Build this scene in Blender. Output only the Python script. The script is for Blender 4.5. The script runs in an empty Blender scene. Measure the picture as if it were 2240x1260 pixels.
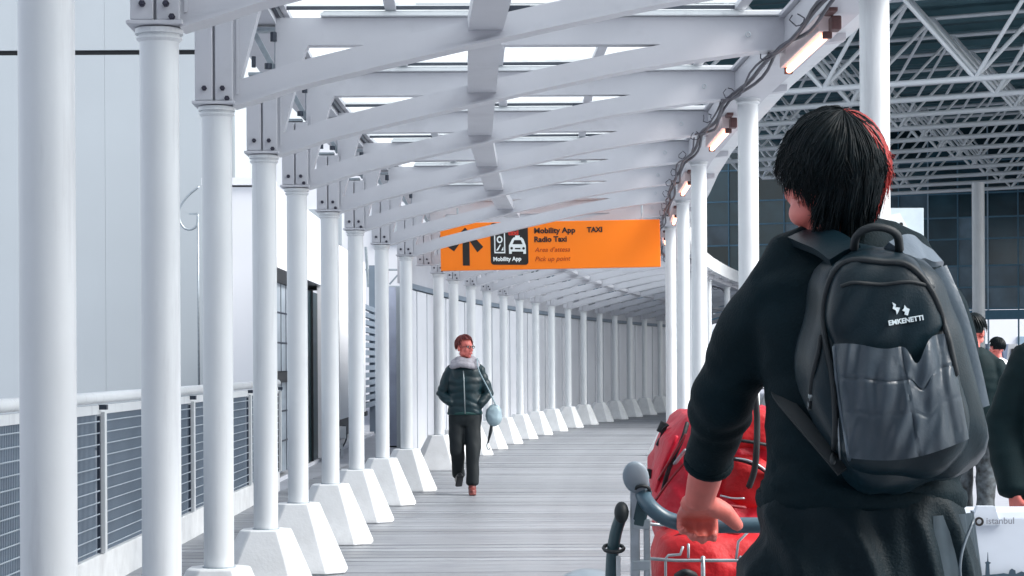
import bpy, bmesh, math, random
from mathutils import Vector, Matrix, noise, Euler
R = math.radians
random.seed(7)
SC = bpy.context.scene
COL = SC.collection

# ------------------------------------------------------------------ camera, sky, sun, exposure
FPX = 4480.0; HORIZON = 796.0; ROLL = R(-0.3); CAMZ = 1.35
cam_d = bpy.data.cameras.new('camera'); cam = bpy.data.objects.new('camera', cam_d); COL.objects.link(cam)
cam.location = (0, 0, CAMZ)
cam.rotation_euler = (Matrix.Rotation(R(90), 3, 'X') @ Matrix.Rotation(ROLL, 3, 'Z')).to_euler()
cam_d.sensor_width = 36; cam_d.lens = 72; cam_d.shift_y = (HORIZON - 630) / 2240
cam_d.clip_start = 0.1; cam_d.clip_end = 1500
SC.camera = cam
W = bpy.data.worlds.new('World'); SC.world = W; W.use_nodes = True
nt = W.node_tree; bgn = nt.nodes['Background']
sky = nt.nodes.new('ShaderNodeTexSky'); sky.sky_type = 'NISHITA'; sky.sun_disc = False
SUN_EL, SUN_AZ = 44, 104          # azimuth measured from +Y towards +X
sky.sun_elevation = R(SUN_EL); sky.sun_rotation = R(SUN_AZ)
sky.air_density = 1.0; sky.dust_density = 2.0; sky.ozone_density = 1.0
hs = nt.nodes.new('ShaderNodeHueSaturation'); hs.inputs['Saturation'].default_value = 0.42   # overcast: the same sky, washed out by cloud
nt.links.new(sky.outputs[0], hs.inputs['Color']); nt.links.new(hs.outputs[0], bgn.inputs[0]); bgn.inputs[1].default_value = 0.115
sun_d = bpy.data.lights.new('sun', 'SUN'); sun = bpy.data.objects.new('sun', sun_d); COL.objects.link(sun)
sun_d.energy = 2.4; sun_d.angle = R(30); sun_d.color = (1.0, 0.97, 0.93)
sdir = Vector((math.sin(R(SUN_AZ)) * math.cos(R(SUN_EL)), math.cos(R(SUN_AZ)) * math.cos(R(SUN_EL)), math.sin(R(SUN_EL))))
sun.rotation_euler = sdir.to_track_quat('Z', 'Y').to_euler()
SC.view_settings.view_transform = 'Standard'
try: SC.view_settings.look = 'None'
except Exception: pass
SC.view_settings.gamma = 1; SC.view_settings.use_curve_mapping = False
SC.view_settings.exposure = 1.22
SC.render.engine = 'CYCLES'
SC.cycles.use_denoising = True
SC.cycles.max_bounces = 8; SC.cycles.transparent_max_bounces = 16
SC.cycles.transmission_bounces = 6; SC.cycles.diffuse_bounces = 5

# ------------------------------------------------------------------ helpers
def at(px, py, d):
    """World point seen at pixel (px, py) of the 2240 x 1260 photograph at depth d."""
    xr, yr = (px - 1120) / FPX, (HORIZON - py) / FPX
    x = xr * math.cos(ROLL) - yr * math.sin(ROLL)
    y = xr * math.sin(ROLL) + yr * math.cos(ROLL)
    return Vector((x * d, d, CAMZ + y * d))

MATS = {}
def mat(name, col, rough=0.5, metal=0.0, var=0.12, scale=6.0, bump=0.0, bscale=60.0, stretch=(1, 1, 1), rnd=0.0, spec=0.5, coat=0.0, emis=None, estr=0.0, coords='Object'):
    if name in MATS: return MATS[name]
    m = bpy.data.materials.new(name); m.use_nodes = True; t = m.node_tree; b = t.nodes['Principled BSDF']
    L = t.links.new
    tc = t.nodes.new('ShaderNodeTexCoord'); mp = t.nodes.new('ShaderNodeMapping'); mp.inputs['Scale'].default_value = stretch
    L(tc.outputs[coords], mp.inputs[0])
    n = t.nodes.new('ShaderNodeTexNoise'); n.inputs['Scale'].default_value = scale; n.inputs['Detail'].default_value = 6
    L(mp.outputs[0], n.inputs['Vector'])
    mr = t.nodes.new('ShaderNodeMapRange'); mr.inputs[1].default_value = 0.25; mr.inputs[2].default_value = 0.75
    mr.inputs[3].default_value = 1 - var; mr.inputs[4].default_value = 1 + var * 0.6
    L(n.outputs[0], mr.inputs[0])
    val = mr.outputs[0]
    if rnd > 0:
        oi = t.nodes.new('ShaderNodeObjectInfo'); m2 = t.nodes.new('ShaderNodeMapRange')
        m2.inputs[3].default_value = 1 - rnd; m2.inputs[4].default_value = 1 + rnd
        L(oi.outputs['Random'], m2.inputs[0])
        mm = t.nodes.new('ShaderNodeMath'); mm.operation = 'MULTIPLY'; L(val, mm.inputs[0]); L(m2.outputs[0], mm.inputs[1]); val = mm.outputs[0]
    vm = t.nodes.new('ShaderNodeVectorMath'); vm.operation = 'SCALE'; vm.inputs[0].default_value = col[:3]
    L(val, vm.inputs['Scale']); L(vm.outputs[0], b.inputs['Base Color'])
    b.inputs['Roughness'].default_value = rough; b.inputs['Metallic'].default_value = metal
    b.inputs['Specular IOR Level'].default_value = spec; b.inputs['Coat Weight'].default_value = coat
    if bump:
        n2 = t.nodes.new('ShaderNodeTexNoise'); n2.inputs['Scale'].default_value = bscale; n2.inputs['Detail'].default_value = 5
        L(mp.outputs[0], n2.inputs['Vector'])
        bp = t.nodes.new('ShaderNodeBump'); bp.inputs['Strength'].default_value = bump; bp.inputs['Distance'].default_value = 0.01
        L(n2.outputs[0], bp.inputs['Height']); L(bp.outputs[0], b.inputs['Normal'])
    if emis:
        b.inputs['Emission Color'].default_value = (*emis, 1); b.inputs['Emission Strength'].default_value = estr
    MATS[name] = m; return m

def weather(m, streak=(6, 6, 0.5), amount=0.25, col=(0.30, 0.30, 0.33), thr=(0.56, 0.74)):
    """Grime that runs down the paint: a stretched noise mixes a dirt colour over the base."""
    t = m.node_tree; b = t.nodes['Principled BSDF']; L = t.links.new
    old = b.inputs['Base Color'].links[0].from_socket
    g = t.nodes.new('ShaderNodeNewGeometry'); mp = t.nodes.new('ShaderNodeMapping'); mp.inputs['Scale'].default_value = streak
    L(g.outputs['Position'], mp.inputs[0])
    n = t.nodes.new('ShaderNodeTexNoise'); n.inputs['Scale'].default_value = 2.2; n.inputs['Detail'].default_value = 9; n.inputs['Roughness'].default_value = 0.65
    L(mp.outputs[0], n.inputs['Vector'])
    mr = t.nodes.new('ShaderNodeMapRange'); mr.inputs[1].default_value = thr[0]; mr.inputs[2].default_value = thr[1]; mr.inputs[3].default_value = 0; mr.inputs[4].default_value = amount
    L(n.outputs[0], mr.inputs[0])
    mx = t.nodes.new('ShaderNodeMix'); mx.data_type = 'RGBA'; L(mr.outputs[0], mx.inputs[0]); L(old, mx.inputs[6]); mx.inputs[7].default_value = (*col, 1)
    L(mx.outputs[2], b.inputs['Base Color'])

def thing(name, label=None, cat=None, loc=(0, 0, 0), rz=0.0, group=None, kind=None):
    o = bpy.data.objects.new(name, None); COL.objects.link(o); o.location = loc; o.rotation_euler = (0, 0, rz)
    o.empty_display_size = 0.1
    tag(o, label, cat, group, kind or ('thing' if label else None)); return o

def tag(o, label=None, cat=None, group=None, kind=None):
    if label: o['label'] = label
    if cat: o['category'] = cat
    if group: o['group'] = group
    if kind: o['kind'] = kind
    return o

def basis(root):
    m = Matrix.Identity(4)
    while root is not None:
        m = Matrix.LocRotScale(root.location, root.rotation_euler, root.scale) @ m
        root = root.parent
    return m

def obj(name, bm, m, parent=None, smooth=False, world=False, kind=None, loc=None, rot=None):
    """Link bm (a BMesh or a Mesh) as one mesh object; world=True means its points are world points."""
    if isinstance(bm, bmesh.types.BMesh):
        if world and parent is not None: bm.transform(basis(parent).inverted())
        bmesh.ops.recalc_face_normals(bm, faces=bm.faces)
        me = bpy.data.meshes.new(name); bm.to_mesh(me); bm.free()
    else:
        me = bm
        if world and parent is not None: me.transform(basis(parent).inverted())
    if m is not None and not me.materials: me.materials.append(m)
    if smooth:
        if smooth is True:
            me.polygons.foreach_set('use_smooth', [True] * len(me.polygons))
        else:
            me.polygons.foreach_set('use_smooth', [True] * len(me.polygons))
            try: me.set_sharp_from_angle(angle=R(smooth))
            except Exception: pass
    o = bpy.data.objects.new(name, me); COL.objects.link(o)
    if parent is not None: o.parent = parent
    if loc is not None: o.location = loc
    if rot is not None: o.rotation_euler = rot
    if kind: o['kind'] = kind
    return o

def link(name, me, parent=None, loc=(0, 0, 0), rot=(0, 0, 0), scale=None):
    o = bpy.data.objects.new(name, me); COL.objects.link(o); o.location = loc; o.rotation_euler = rot
    if scale: o.scale = scale
    if parent is not None: o.parent = parent
    return o

def copy_tree(o, parent=None):
    c = o.copy(); COL.objects.link(c)
    if parent is not None: c.parent = parent
    for ch in list(o.children): copy_tree(ch, c)
    return c

def BM(): return bmesh.new()

def box(bm, c, s, rot=None, bev=0.0):
    r = bmesh.ops.create_cube(bm, size=1.0); vs = r['verts']
    M = Matrix.Translation(c) @ (rot.to_4x4() if rot is not None else Matrix.Identity(4)) @ Matrix.Diagonal((*s, 1))
    bmesh.ops.transform(bm, matrix=M, verts=vs)
    if bev > 0:
        es = list({e for v in vs for e in v.link_edges})
        bmesh.ops.bevel(bm, geom=es, offset=bev, segments=2, affect='EDGES', profile=0.6)

def frame_of(t, up=Vector((0, 0, 1))):
    t = t.normalized()
    if abs(t.dot(up)) > 0.95: up = Vector((0, 1, 0))
    a = t.cross(up).normalized(); b = t.cross(a).normalized()
    return a, b

def tube(bm, pts, rad, seg=10, cap=True, flat=1.0, round_ends=False, up=None):
    pts = [Vector(p) for p in pts]; n = len(pts)
    if not hasattr(rad, '__len__'): rad = [rad] * n
    rings = []; prev = None
    for i, p in enumerate(pts):
        t = (pts[min(i + 1, n - 1)] - pts[max(i - 1, 0)])
        if t.length < 1e-9: t = Vector((0, 0, 1))
        t.normalize()
        if prev is None:
            a, b = frame_of(t, up or Vector((0, 0, 1)))
        else:
            a = prev - t * prev.dot(t)
            if a.length < 1e-6: a, b = frame_of(t)
            a.normalize(); b = a.cross(t).normalized() * -1; b = t.cross(a).normalized()
        prev = a
        ra = rad[i]; ra, rb = (ra if hasattr(ra, '__len__') else (ra, ra * flat))
        rings.append([bm.verts.new(p + a * (math.cos(k * 2 * math.pi / seg) * ra) + b * (math.sin(k * 2 * math.pi / seg) * rb)) for k in range(seg)])
    for i in range(n - 1):
        for k in range(seg):
            bm.faces.new((rings[i][k], rings[i][(k + 1) % seg], rings[i + 1][(k + 1) % seg], rings[i + 1][k]))
    if cap:
        for ring, s, q in ((rings[0], -1, 0), (rings[-1], 1, n - 1)):
            if round_ends:
                t = (pts[1] - pts[0]) if q == 0 else (pts[-1] - pts[-2]); t.normalize()
                r0 = rad[q]; r0 = min(r0) if hasattr(r0, '__len__') else r0
                v = bm.verts.new(pts[q] + t * s * r0 * 0.6)
                for k in range(seg): bm.faces.new((ring[k], ring[(k + 1) % seg], v) if s > 0 else (ring[(k + 1) % seg], ring[k], v))
            else:
                bm.faces.new(ring if s > 0 else list(reversed(ring)))

def loft(bm, rings, cap=True):
    """rings: list of (cx, cy, cz, rx, ry, power) horizontal super-ellipses."""
    S = 40; out = []
    for cx, cy, cz, rx, ry, pw in rings:
        ring = []
        for k in range(S):
            a = 2 * math.pi * k / S; c, s = math.cos(a), math.sin(a)
            ring.append(bm.verts.new((cx + math.copysign(abs(c) ** (2 / pw), c) * rx, cy + math.copysign(abs(s) ** (2 / pw), s) * ry, cz)))
        out.append(ring)
    for i in range(len(out) - 1):
        for k in range(S): bm.faces.new((out[i][k], out[i][(k + 1) % S], out[i + 1][(k + 1) % S], out[i + 1][k]))
    if cap: bm.faces.new(list(reversed(out[0]))); bm.faces.new(out[-1])

def blob(bm, c, r, rot=None, seg=20):
    q = bmesh.ops.create_uvsphere(bm, u_segments=seg, v_segments=seg // 2 + 2, radius=1.0)
    M = Matrix.Translation(c) @ (rot.to_4x4() if rot is not None else Matrix.Identity(4)) @ Matrix.Diagonal((*r, 1))
    bmesh.ops.transform(bm, matrix=M, verts=q['verts'])

def prism(bm, poly, z0, z1, axis='Y'):
    """Extrude a 2-D polygon. axis 'Y': poly is (x, z), extruded in y from z0 to z1. axis 'Z': poly is (x, y)."""
    def P(a, b, h): return (a, h, b) if axis == 'Y' else ((a, b, h) if axis == 'Z' else (h, a, b))
    A = [bm.verts.new(P(a, b, z0)) for a, b in poly]; B = [bm.verts.new(P(a, b, z1)) for a, b in poly]
    n = len(poly)
    bm.faces.new(A); bm.faces.new(list(reversed(B)))
    for i in range(n): bm.faces.new((A[i], B[i], B[(i + 1) % n], A[(i + 1) % n]))

def cyl(bm, p0, p1, r, seg=16, r2=None):
    tube(bm, [p0, p1], [r, r2 if r2 is not None else r], seg)

def remesh(bm, voxel, smooth=4, fac=0.5):
    me = bpy.data.meshes.new('tmp'); bmesh.ops.recalc_face_normals(bm, faces=bm.faces); bm.to_mesh(me); bm.free()
    o = bpy.data.objects.new('tmp', me); COL.objects.link(o)
    m = o.modifiers.new('r', 'REMESH'); m.mode = 'VOXEL'; m.voxel_size = voxel; m.use_smooth_shade = True
    if smooth:
        s = o.modifiers.new('s', 'SMOOTH'); s.factor = fac; s.iterations = smooth
    dg = bpy.context.evaluated_depsgraph_get(); dg.update()
    out = bpy.data.meshes.new_from_object(o.evaluated_get(dg), depsgraph=dg)
    bpy.data.objects.remove(o); bpy.data.meshes.remove(me)
    return out

def displace(me, fn):
    """fn(co, normal) -> new co"""
    cos = [v.co.copy() for v in me.vertices]; nos = [v.normal.copy() for v in me.vertices]
    flat = []
    for c, n in zip(cos, nos): flat += list(fn(c, n))
    me.vertices.foreach_set('co', flat); me.update()

def text_bm(body, size, bold=0.0, align='LEFT', extrude=0.0, shear=0.0):
    c = bpy.data.curves.new('t', 'FONT'); c.body = body; c.size = size; c.align_x = align; c.offset = bold; c.extrude = extrude; c.shear = shear
    c.resolution_u = 3
    o = bpy.data.objects.new('t', c); COL.objects.link(o)
    dg = bpy.context.evaluated_depsgraph_get(); dg.update()
    me = bpy.data.meshes.new_from_object(o.evaluated_get(dg), depsgraph=dg)
    bpy.data.objects.remove(o); bpy.data.curves.remove(c)
    bm = BM(); bm.from_mesh(me); bpy.data.meshes.remove(me); return bm

def merge(dst, src, M=None):
    if M is not None: src.transform(M)
    me = bpy.data.meshes.new('m'); src.to_mesh(me); src.free(); dst.from_mesh(me); bpy.data.meshes.remove(me)

def smoothpath(pts, n=6):
    """Catmull-Rom through pts."""
    P = [Vector(p) for p in pts]; P = [P[0] * 2 - P[1]] + P + [P[-1] * 2 - P[-2]]; out = []
    for i in range(1, len(P) - 2):
        for k in range(n):
            t = k / n; a, b, c, d = P[i - 1], P[i], P[i + 1], P[i + 2]
            out.append(0.5 * ((2 * b) + (c - a) * t + (2 * a - 5 * b + 4 * c - d) * t * t + (3 * b - a - 3 * c + d) * t ** 3))
    out.append(P[-2]); return out

# ------------------------------------------------------------------ materials
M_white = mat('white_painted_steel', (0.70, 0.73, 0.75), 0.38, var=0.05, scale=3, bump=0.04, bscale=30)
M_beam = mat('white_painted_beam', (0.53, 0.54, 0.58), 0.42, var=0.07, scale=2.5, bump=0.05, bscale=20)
M_concrete = mat('white_concrete', (0.78, 0.80, 0.81), 0.7, var=0.14, scale=5, bump=0.15, bscale=60)
M_plank = mat('weathered_grey_plank', (0.235, 0.25, 0.275), 0.42, var=0.32, scale=9, bump=0.25, bscale=40, stretch=(0.25, 3, 1), rnd=0.2)
M_paving = mat('grey_paving', (0.36, 0.38, 0.42), 0.6, var=0.12, scale=1.5, bump=0.1)
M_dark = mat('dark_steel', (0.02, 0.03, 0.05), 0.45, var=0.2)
M_gasket = mat('dark_gasket', (0.05, 0.06, 0.08), 0.6)
M_galv = mat('galvanised_steel', (0.42, 0.48, 0.52), 0.4, metal=0.5, var=0.2, scale=25)
M_cable = mat('cable_sheath', (0.03, 0.03, 0.05), 0.5, var=0.4, scale=9)
M_rust = mat('brown_bracket', (0.11, 0.05, 0.05), 0.6, var=0.3, scale=30)
M_wallpale = mat('pale_blue_cladding', (0.47, 0.52, 0.55), 0.5, var=0.05, scale=0.5, bump=0.05)
M_wallwhite = mat('white_render_wall', (0.83, 0.85, 0.88), 0.7, var=0.03, scale=1.0)
M_lilac = mat('lilac_grey_panel', (0.70, 0.72, 0.77), 0.5, var=0.08, scale=1.2, rnd=0.08)
M_grid = mat('blue_grey_panel', (0.19, 0.24, 0.30), 0.5, var=0.15, scale=3)
M_glassdark = mat('dark_green_glass', (0.003, 0.02, 0.024), 0.3, var=0.5, scale=1.2, spec=0.25)
M_black = mat('black_trim', (0.008, 0.01, 0.013), 0.5)
M_orange = mat('orange_sign_face', (1.0, 0.215, 0.0), 0.45, var=0.03, scale=1)
M_signblack = mat('sign_black_print', (0.012, 0.010, 0.010), 0.5)
M_signred = mat('sign_red_print', (0.55, 0.03, 0.02), 0.5)
M_signbrown = mat('sign_brown_print', (0.42, 0.05, 0.0), 0.5)
M_signwhite = mat('sign_white_print', (0.8, 0.85, 0.85), 0.5)
M_tube = mat('lit_tube', (1, 0.9, 0.85), 0.5, emis=(1.0, 0.37, 0.21), estr=2.6)
M_lamp = mat('lamp_housing', (0.75, 0.62, 0.62), 0.4)

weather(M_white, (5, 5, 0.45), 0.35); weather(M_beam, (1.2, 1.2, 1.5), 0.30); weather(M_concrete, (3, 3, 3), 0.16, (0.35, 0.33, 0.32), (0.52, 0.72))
weather(M_plank, (1.3, 0.9, 1), 0.5, (0.13, 0.14, 0.17), (0.5, 0.75)); weather(M_paving, (0.6, 0.6, 1), 0.4, (0.15, 0.16, 0.18))
def milky_glass():
    m = bpy.data.materials.new('milky_roof_glass'); m.use_nodes = True; t = m.node_tree; L = t.links.new
    for n in list(t.nodes): t.nodes.remove(n)
    out = t.nodes.new('ShaderNodeOutputMaterial'); tr = t.nodes.new('ShaderNodeBsdfTranslucent'); tp = t.nodes.new('ShaderNodeBsdfTransparent')
    no = t.nodes.new('ShaderNodeTexNoise'); no.inputs['Scale'].default_value = 1.3; no.inputs['Detail'].default_value = 6
    cr = t.nodes.new('ShaderNodeValToRGB'); cr.color_ramp.elements[0].color = (0.82, 0.86, 0.88, 1); cr.color_ramp.elements[1].color = (0.97, 0.98, 0.98, 1)
    L(no.outputs[0], cr.inputs[0]); L(cr.outputs[0], tr.inputs[0]); tp.inputs[0].default_value = (0.84, 0.88, 0.89, 1)
    mx = t.nodes.new('ShaderNodeMixShader'); mx.inputs[0].default_value = 0.5; L(tr.outputs[0], mx.inputs[1]); L(tp.outputs[0], mx.inputs[2])
    gl = t.nodes.new('ShaderNodeBsdfGlossy'); gl.inputs['Roughness'].default_value = 0.2; m2 = t.nodes.new('ShaderNodeMixShader'); m2.inputs[0].default_value = 0.04
    L(mx.outputs[0], m2.inputs[1]); L(gl.outputs[0], m2.inputs[2]); L(m2.outputs[0], out.inputs[0]); return m
M_milky = milky_glass()

def clear_glass(name, tint, fac):
    m = bpy.data.materials.new(name); m.use_nodes = True; t = m.node_tree; L = t.links.new
    for n in list(t.nodes): t.nodes.remove(n)
    out = t.nodes.new('ShaderNodeOutputMaterial'); tp = t.nodes.new('ShaderNodeBsdfTransparent'); tp.inputs[0].default_value = (*tint, 1)
    gl = t.nodes.new('ShaderNodeBsdfGlossy'); gl.inputs['Roughness'].default_value = 0.05; mx = t.nodes.new('ShaderNodeMixShader'); mx.inputs[0].default_value = fac
    L(tp.outputs[0], mx.inputs[1]); L(gl.outputs[0], mx.inputs[2]); L(mx.outputs[0], out.inputs[0]); return m
M_clear = clear_glass('tinted_clear_glass', (0.55, 0.72, 0.78), 0.12)

ORD = ['', 'first', 'second', 'third', 'fourth', 'fifth', 'sixth', 'seventh', 'eighth', 'ninth', 'tenth', 'eleventh', 'twelfth', 'thirteenth', 'fourteenth',
       'fifteenth', 'sixteenth', 'seventeenth', 'eighteenth', 'nineteenth', 'twentieth', 'twenty-first', 'twenty-second', 'twenty-third', 'twenty-fourth',
       'twenty-fifth', 'twenty-sixth', 'twenty-seventh', 'twenty-eighth', 'twenty-ninth', 'thirtieth']
# ------------------------------------------------------------------ the walkway's line (a gentle bend)
PX = {1: 105, 2: 352, 3: 477, 4: 580, 5: 651, 6: 722, 7: 779, 8: 836, 9: 889, 10: 930, 11: 960, 12: 993, 13: 1031, 14: 1066, 15: 1102, 16: 1137, 17: 1172,
      18: 1207, 19: 1243, 20: 1277, 21: 1312, 22: 1345, 23: 1378, 24: 1410, 25: 1444}
def dn(n): return 2.77 + 2.12 * n
C3 = (6.045e-6, 0.0026265, -0.078432, -0.7999)
def poly(d): return ((C3[0] * d + C3[1]) * d + C3[2]) * d + C3[3]
def slope(d): return (3 * C3[0] * d + 2 * C3[1]) * d + C3[2]
def xl(n):
    if n in PX: return (PX[n] - 1120) / FPX * dn(n)
    if n < 1: return -1.109 + 0.09 * (1 - n)
    return poly(dn(n)) + 0.02
def xld(d):
    n = (d - 2.77) / 2.12; i = math.floor(n); f = n - i
    return xl(i) * (1 - f) + xl(i + 1) * f
def theta(d): return math.atan(slope(max(d, 9.0)))
NMAX = 28
def WP(d, u, z=0.0):
    th = theta(d); return Vector((xld(d) + math.cos(th) * u, d - math.sin(th) * u, z))
WIDTH = 2.95

# ------------------------------------------------------------------ ground
bm = BM()
bmesh.ops.create_grid(bm, x_segments=2, y_segments=2, size=600)
bmesh.ops.translate(bm, vec=(0, 300, -0.06), verts=bm.verts)
M_ground = mat('pale_forecourt', (0.30, 0.32, 0.38), 0.75, var=0.15, scale=0.4, bump=0.1, coords='Object')
obj('ground', bm, M_ground, kind='structure')
bm = BM(); box(bm, (22.6, 44, -0.037), (44, 88, 0.05))
obj('pavement', bm, M_paving, kind='structure')
bm = BM(); box(bm, (-4.6, 26, -0.03), (6.6, 40, 0.044))
obj('side_pavement', bm, M_paving, kind='structure')

# walkway floor: planks laid across, one object each, sharing four meshes
floor_root = thing('walkway_floor', kind='structure')
floor_root['kind'] = 'structure'
bm = BM(); v0 = []
ds = [2.0 + 0.5 * i for i in range(122)]
A = [bm.verts.new(WP(d, -1.38, -0.028)) for d in ds]; B = [bm.verts.new(WP(d, 3.40, -0.028)) for d in ds]
for i in range(len(ds) - 1): bm.faces.new((A[i], B[i], B[i + 1], A[i + 1]))
obj('under_floor', bm, M_gasket, floor_root)
pm = []
for k in range(4):
    b_ = BM(); box(b_, (1.01, 0, -0.0125), (4.78, 0.226, 0.025), bev=0.004)
    me = bpy.data.meshes.new('plank'); b_.to_mesh(me); b_.free(); me.materials.append(M_plank); pm.append(me)
d = 2.2; k = 0
while d < 61:
    z = random.uniform(-0.004, 0.0)
    p = WP(d, 0, z)
    link('plank', random.choice(pm), floor_root, p, (random.uniform(-0.012, 0.012), 0, -theta(d)))
    d += 0.25; k += 1

# ------------------------------------------------------------------ columns
def column_meshes(top):
    bm = BM(); tube(bm, [(0, 0, 0.45 + (top - 0.45) * q / 24) for q in range(25)], 0.067, 32, cap=False); shaft = bpy.data.meshes.new('shaft'); 
    bmesh.ops.recalc_face_normals(bm, faces=bm.faces); bm.to_mesh(shaft); bm.free(); shaft.materials.append(M_white)
    shaft.polygons.foreach_set('use_smooth', [True] * len(shaft.polygons)); shaft.set_sharp_from_angle(angle=R(40))
    bm = BM()
    tube(bm, [(0, 0, top - 0.045), (0, 0, top - 0.035), (0, 0, top - 0.028)], [0.0675, 0.078, 0.078], 28)
    tube(bm, [(0, 0, top - 0.018), (0, 0, top)], [0.082, 0.082], 28)
    tube(bm, [(0, 0, top - 0.028), (0, 0, top - 0.018)], [0.070, 0.070], 28)
    col = bpy.data.meshes.new('collar'); bmesh.ops.recalc_face_normals(bm, faces=bm.faces); bm.to_mesh(col); bm.free(); col.materials.append(M_white)
    return shaft, col
def foot_mesh():
    bm = BM()
    def ring(z, ul, ur, v, cu, cv):
        return [bm.verts.new(p) for p in ((-ul, -v + cv, z), (-ul + cu, -v, z), (ur - cu, -v, z), (ur, -v + cv, z), (ur, v - cv, z), (ur - cu, v, z), (-ul + cu, v, z), (-ul, v - cv, z))]
    rs = [ring(0.0, 0.36, 0.312, 0.20, 0.118, 0.09), ring(0.02, 0.36, 0.312, 0.20, 0.118, 0.09), ring(0.45, 0.135, 0.132, 0.125, 0.062, 0.062)]
    for a, b in zip(rs, rs[1:]):
        for i in range(8): bm.faces.new((a[i], a[(i + 1) % 8], b[(i + 1) % 8], b[i]))
    bm.faces.new(list(reversed(rs[0]))); bm.faces.new(rs[-1])
    bmesh.ops.bevel(bm, geom=[e for e in bm.edges], offset=0.006, segments=1, affect='EDGES')
    me = bpy.data.meshes.new('concrete_foot'); bmesh.ops.recalc_face_normals(bm, faces=bm.faces); bm.to_mesh(me); bm.free(); me.materials.append(M_concrete)
    return me
FOOT = foot_mesh()
bm = BM(); cyl(bm, (0, 0, 0.448), (0, 0, 0.456), 0.074, 20); SEAT = bpy.data.meshes.new('base_ring'); bm.to_mesh(SEAT); bm.free(); SEAT.materials.append(M_galv)
SH_L, CO_L = column_meshes(2.50); SH_R, CO_R = column_meshes(3.08)
def column(n, u, sh, co, label, group):
    t = thing('steel_column', label, 'column', WP(dn(n), u), -theta(dn(n)), group)
    link('shaft', sh, t); link('collar', co, t); link('concrete_foot', FOOT, t); link('base_ring', SEAT, t)
    return t
hint = {1: 'white round column standing closest to the viewer, its foot below the picture',
        2: 'second white round column of the wall side row, next beyond the closest one',
        3: 'third white column of the wall side row, level with the railing mesh panels',
        9: 'ninth white column of the wall side row, last before the open bay in the row',
        11: 'white column just beyond the open bay, partly behind the walking woman'}
k = 0
for n in range(1, NMAX + 1):
    if n == 10: continue
    k += 1
    column(n, 0, SH_L, CO_L, hint.get(n, f'{ORD[k]} white round column on a splayed concrete foot, counted along the wall side row'), 'white columns along the wall side of the walkway')
k = 0
for n in range(3, NMAX + 1, 2):
    k += 1
    lab = {3: 'tall white column rising behind the head of the man with the backpack', 5: 'white column between the man with the backpack and the row of slimmer looking columns'}.get(n,
        f'{ORD[k]} white column of the hall side row, counted from the one behind the man')
    column(n, WIDTH, SH_R, CO_R, lab, 'white columns along the hall side of the walkway')

# ------------------------------------------------------------------ roof frames
BP = [(-0.12, 2.5), (0.05, 2.502), (0.20, 2.545), (0.35, 2.595), (0.78, 2.70), (1.07, 2.766), (1.5, 2.862), (1.97, 2.962), (2.33, 3.02), (2.7, 3.07), (2.95, 3.09), (3.2, 3.12)]
def Bz(u):
    for (a, za), (b, zb) in zip(BP, BP[1:]):
        if a <= u <= b: return za + (zb - za) * (u - a) / (b - a)
    return BP[-1][1]
def web_mesh():
    bm = BM(); T = 0.05
    us = [-0.06, 0.0, 0.069, 0.071, 0.11, 0.15, 0.18, 0.21, 0.23, 0.25, 0.29, 0.33, 0.36] + [0.42 + 0.08 * i for i in range(30)] + [2.86, 3.0, 3.2]
    us = sorted({u for u in us if u <= 3.2})
    def levels(u):
        lo = Bz(u); top = 3.25 if u > 0.07 else 2.93
        if u <= 0.11: h0 = h1 = lo + 0.10
        else:
            h0 = lo + 0.10; h1 = min(3.10, 2.617 + (u - 0.11) / 0.13 * 0.483)
            if h1 < h0: h1 = h0
            if u > 2.15: h0 = h1 = max(h0, 3.10) if lo + 0.10 > 3.10 else (h0 + h1) / 2
            if h0 > 3.10: h0 = h1 = min(h0, 3.2)
        return lo, h0, h1, top
    LV = [levels(u) for u in us]
    F = [[bm.verts.new((u, s * T, z)) for z in lv] for u, lv in zip(us, LV) for s in (-1,)]
    K = [[bm.verts.new((u, s * T, z)) for z in lv] for u, lv in zip(us, LV) for s in (1,)]
    def q(*v):
        try: bm.faces.new(v)
        except ValueError: pass
    for i in range(len(us) - 1):
        a, b, c, d_ = F[i], F[i + 1], K[i], K[i + 1]
        q(a[0], b[0], b[1], a[1]); q(a[2], b[2], b[3], a[3]); q(c[1], d_[1], d_[0], c[0]); q(c[3], d_[3], d_[2], c[2])
        q(a[0], c[0], d_[0], b[0]); q(a[3], b[3], d_[3], c[3])
        openL = LV[i][2] - LV[i][1] > 1e-4 or LV[i + 1][2] - LV[i + 1][1] > 1e-4
        if openL: q(a[1], b[1], d_[1], c[1]); q(a[2], c[2], d_[2], b[2])
    for (a, c) in ((F[0], K[0]), (F[-1], K[-1])): q(a[0], a[3], c[3], c[0])
    bmesh.ops.remove_doubles(bm, verts=bm.verts, dist=1e-5)
    me = bpy.data.meshes.new('beam_web'); bmesh.ops.recalc_face_normals(bm, faces=bm.faces); bm.to_mesh(me); bm.free(); me.materials.append(M_beam); return me
WEB = web_mesh()
def simple(name, fn, m, sm=None):
    bm = BM(); fn(bm); me = bpy.data.meshes.new(name); bmesh.ops.recalc_face_normals(bm, faces=bm.faces); bm.to_mesh(me); bm.free(); me.materials.append(m)
    if sm:
        me.polygons.foreach_set('use_smooth', [True] * len(me.polygons)); me.set_sharp_from_angle(angle=R(sm))
    return me
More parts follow.
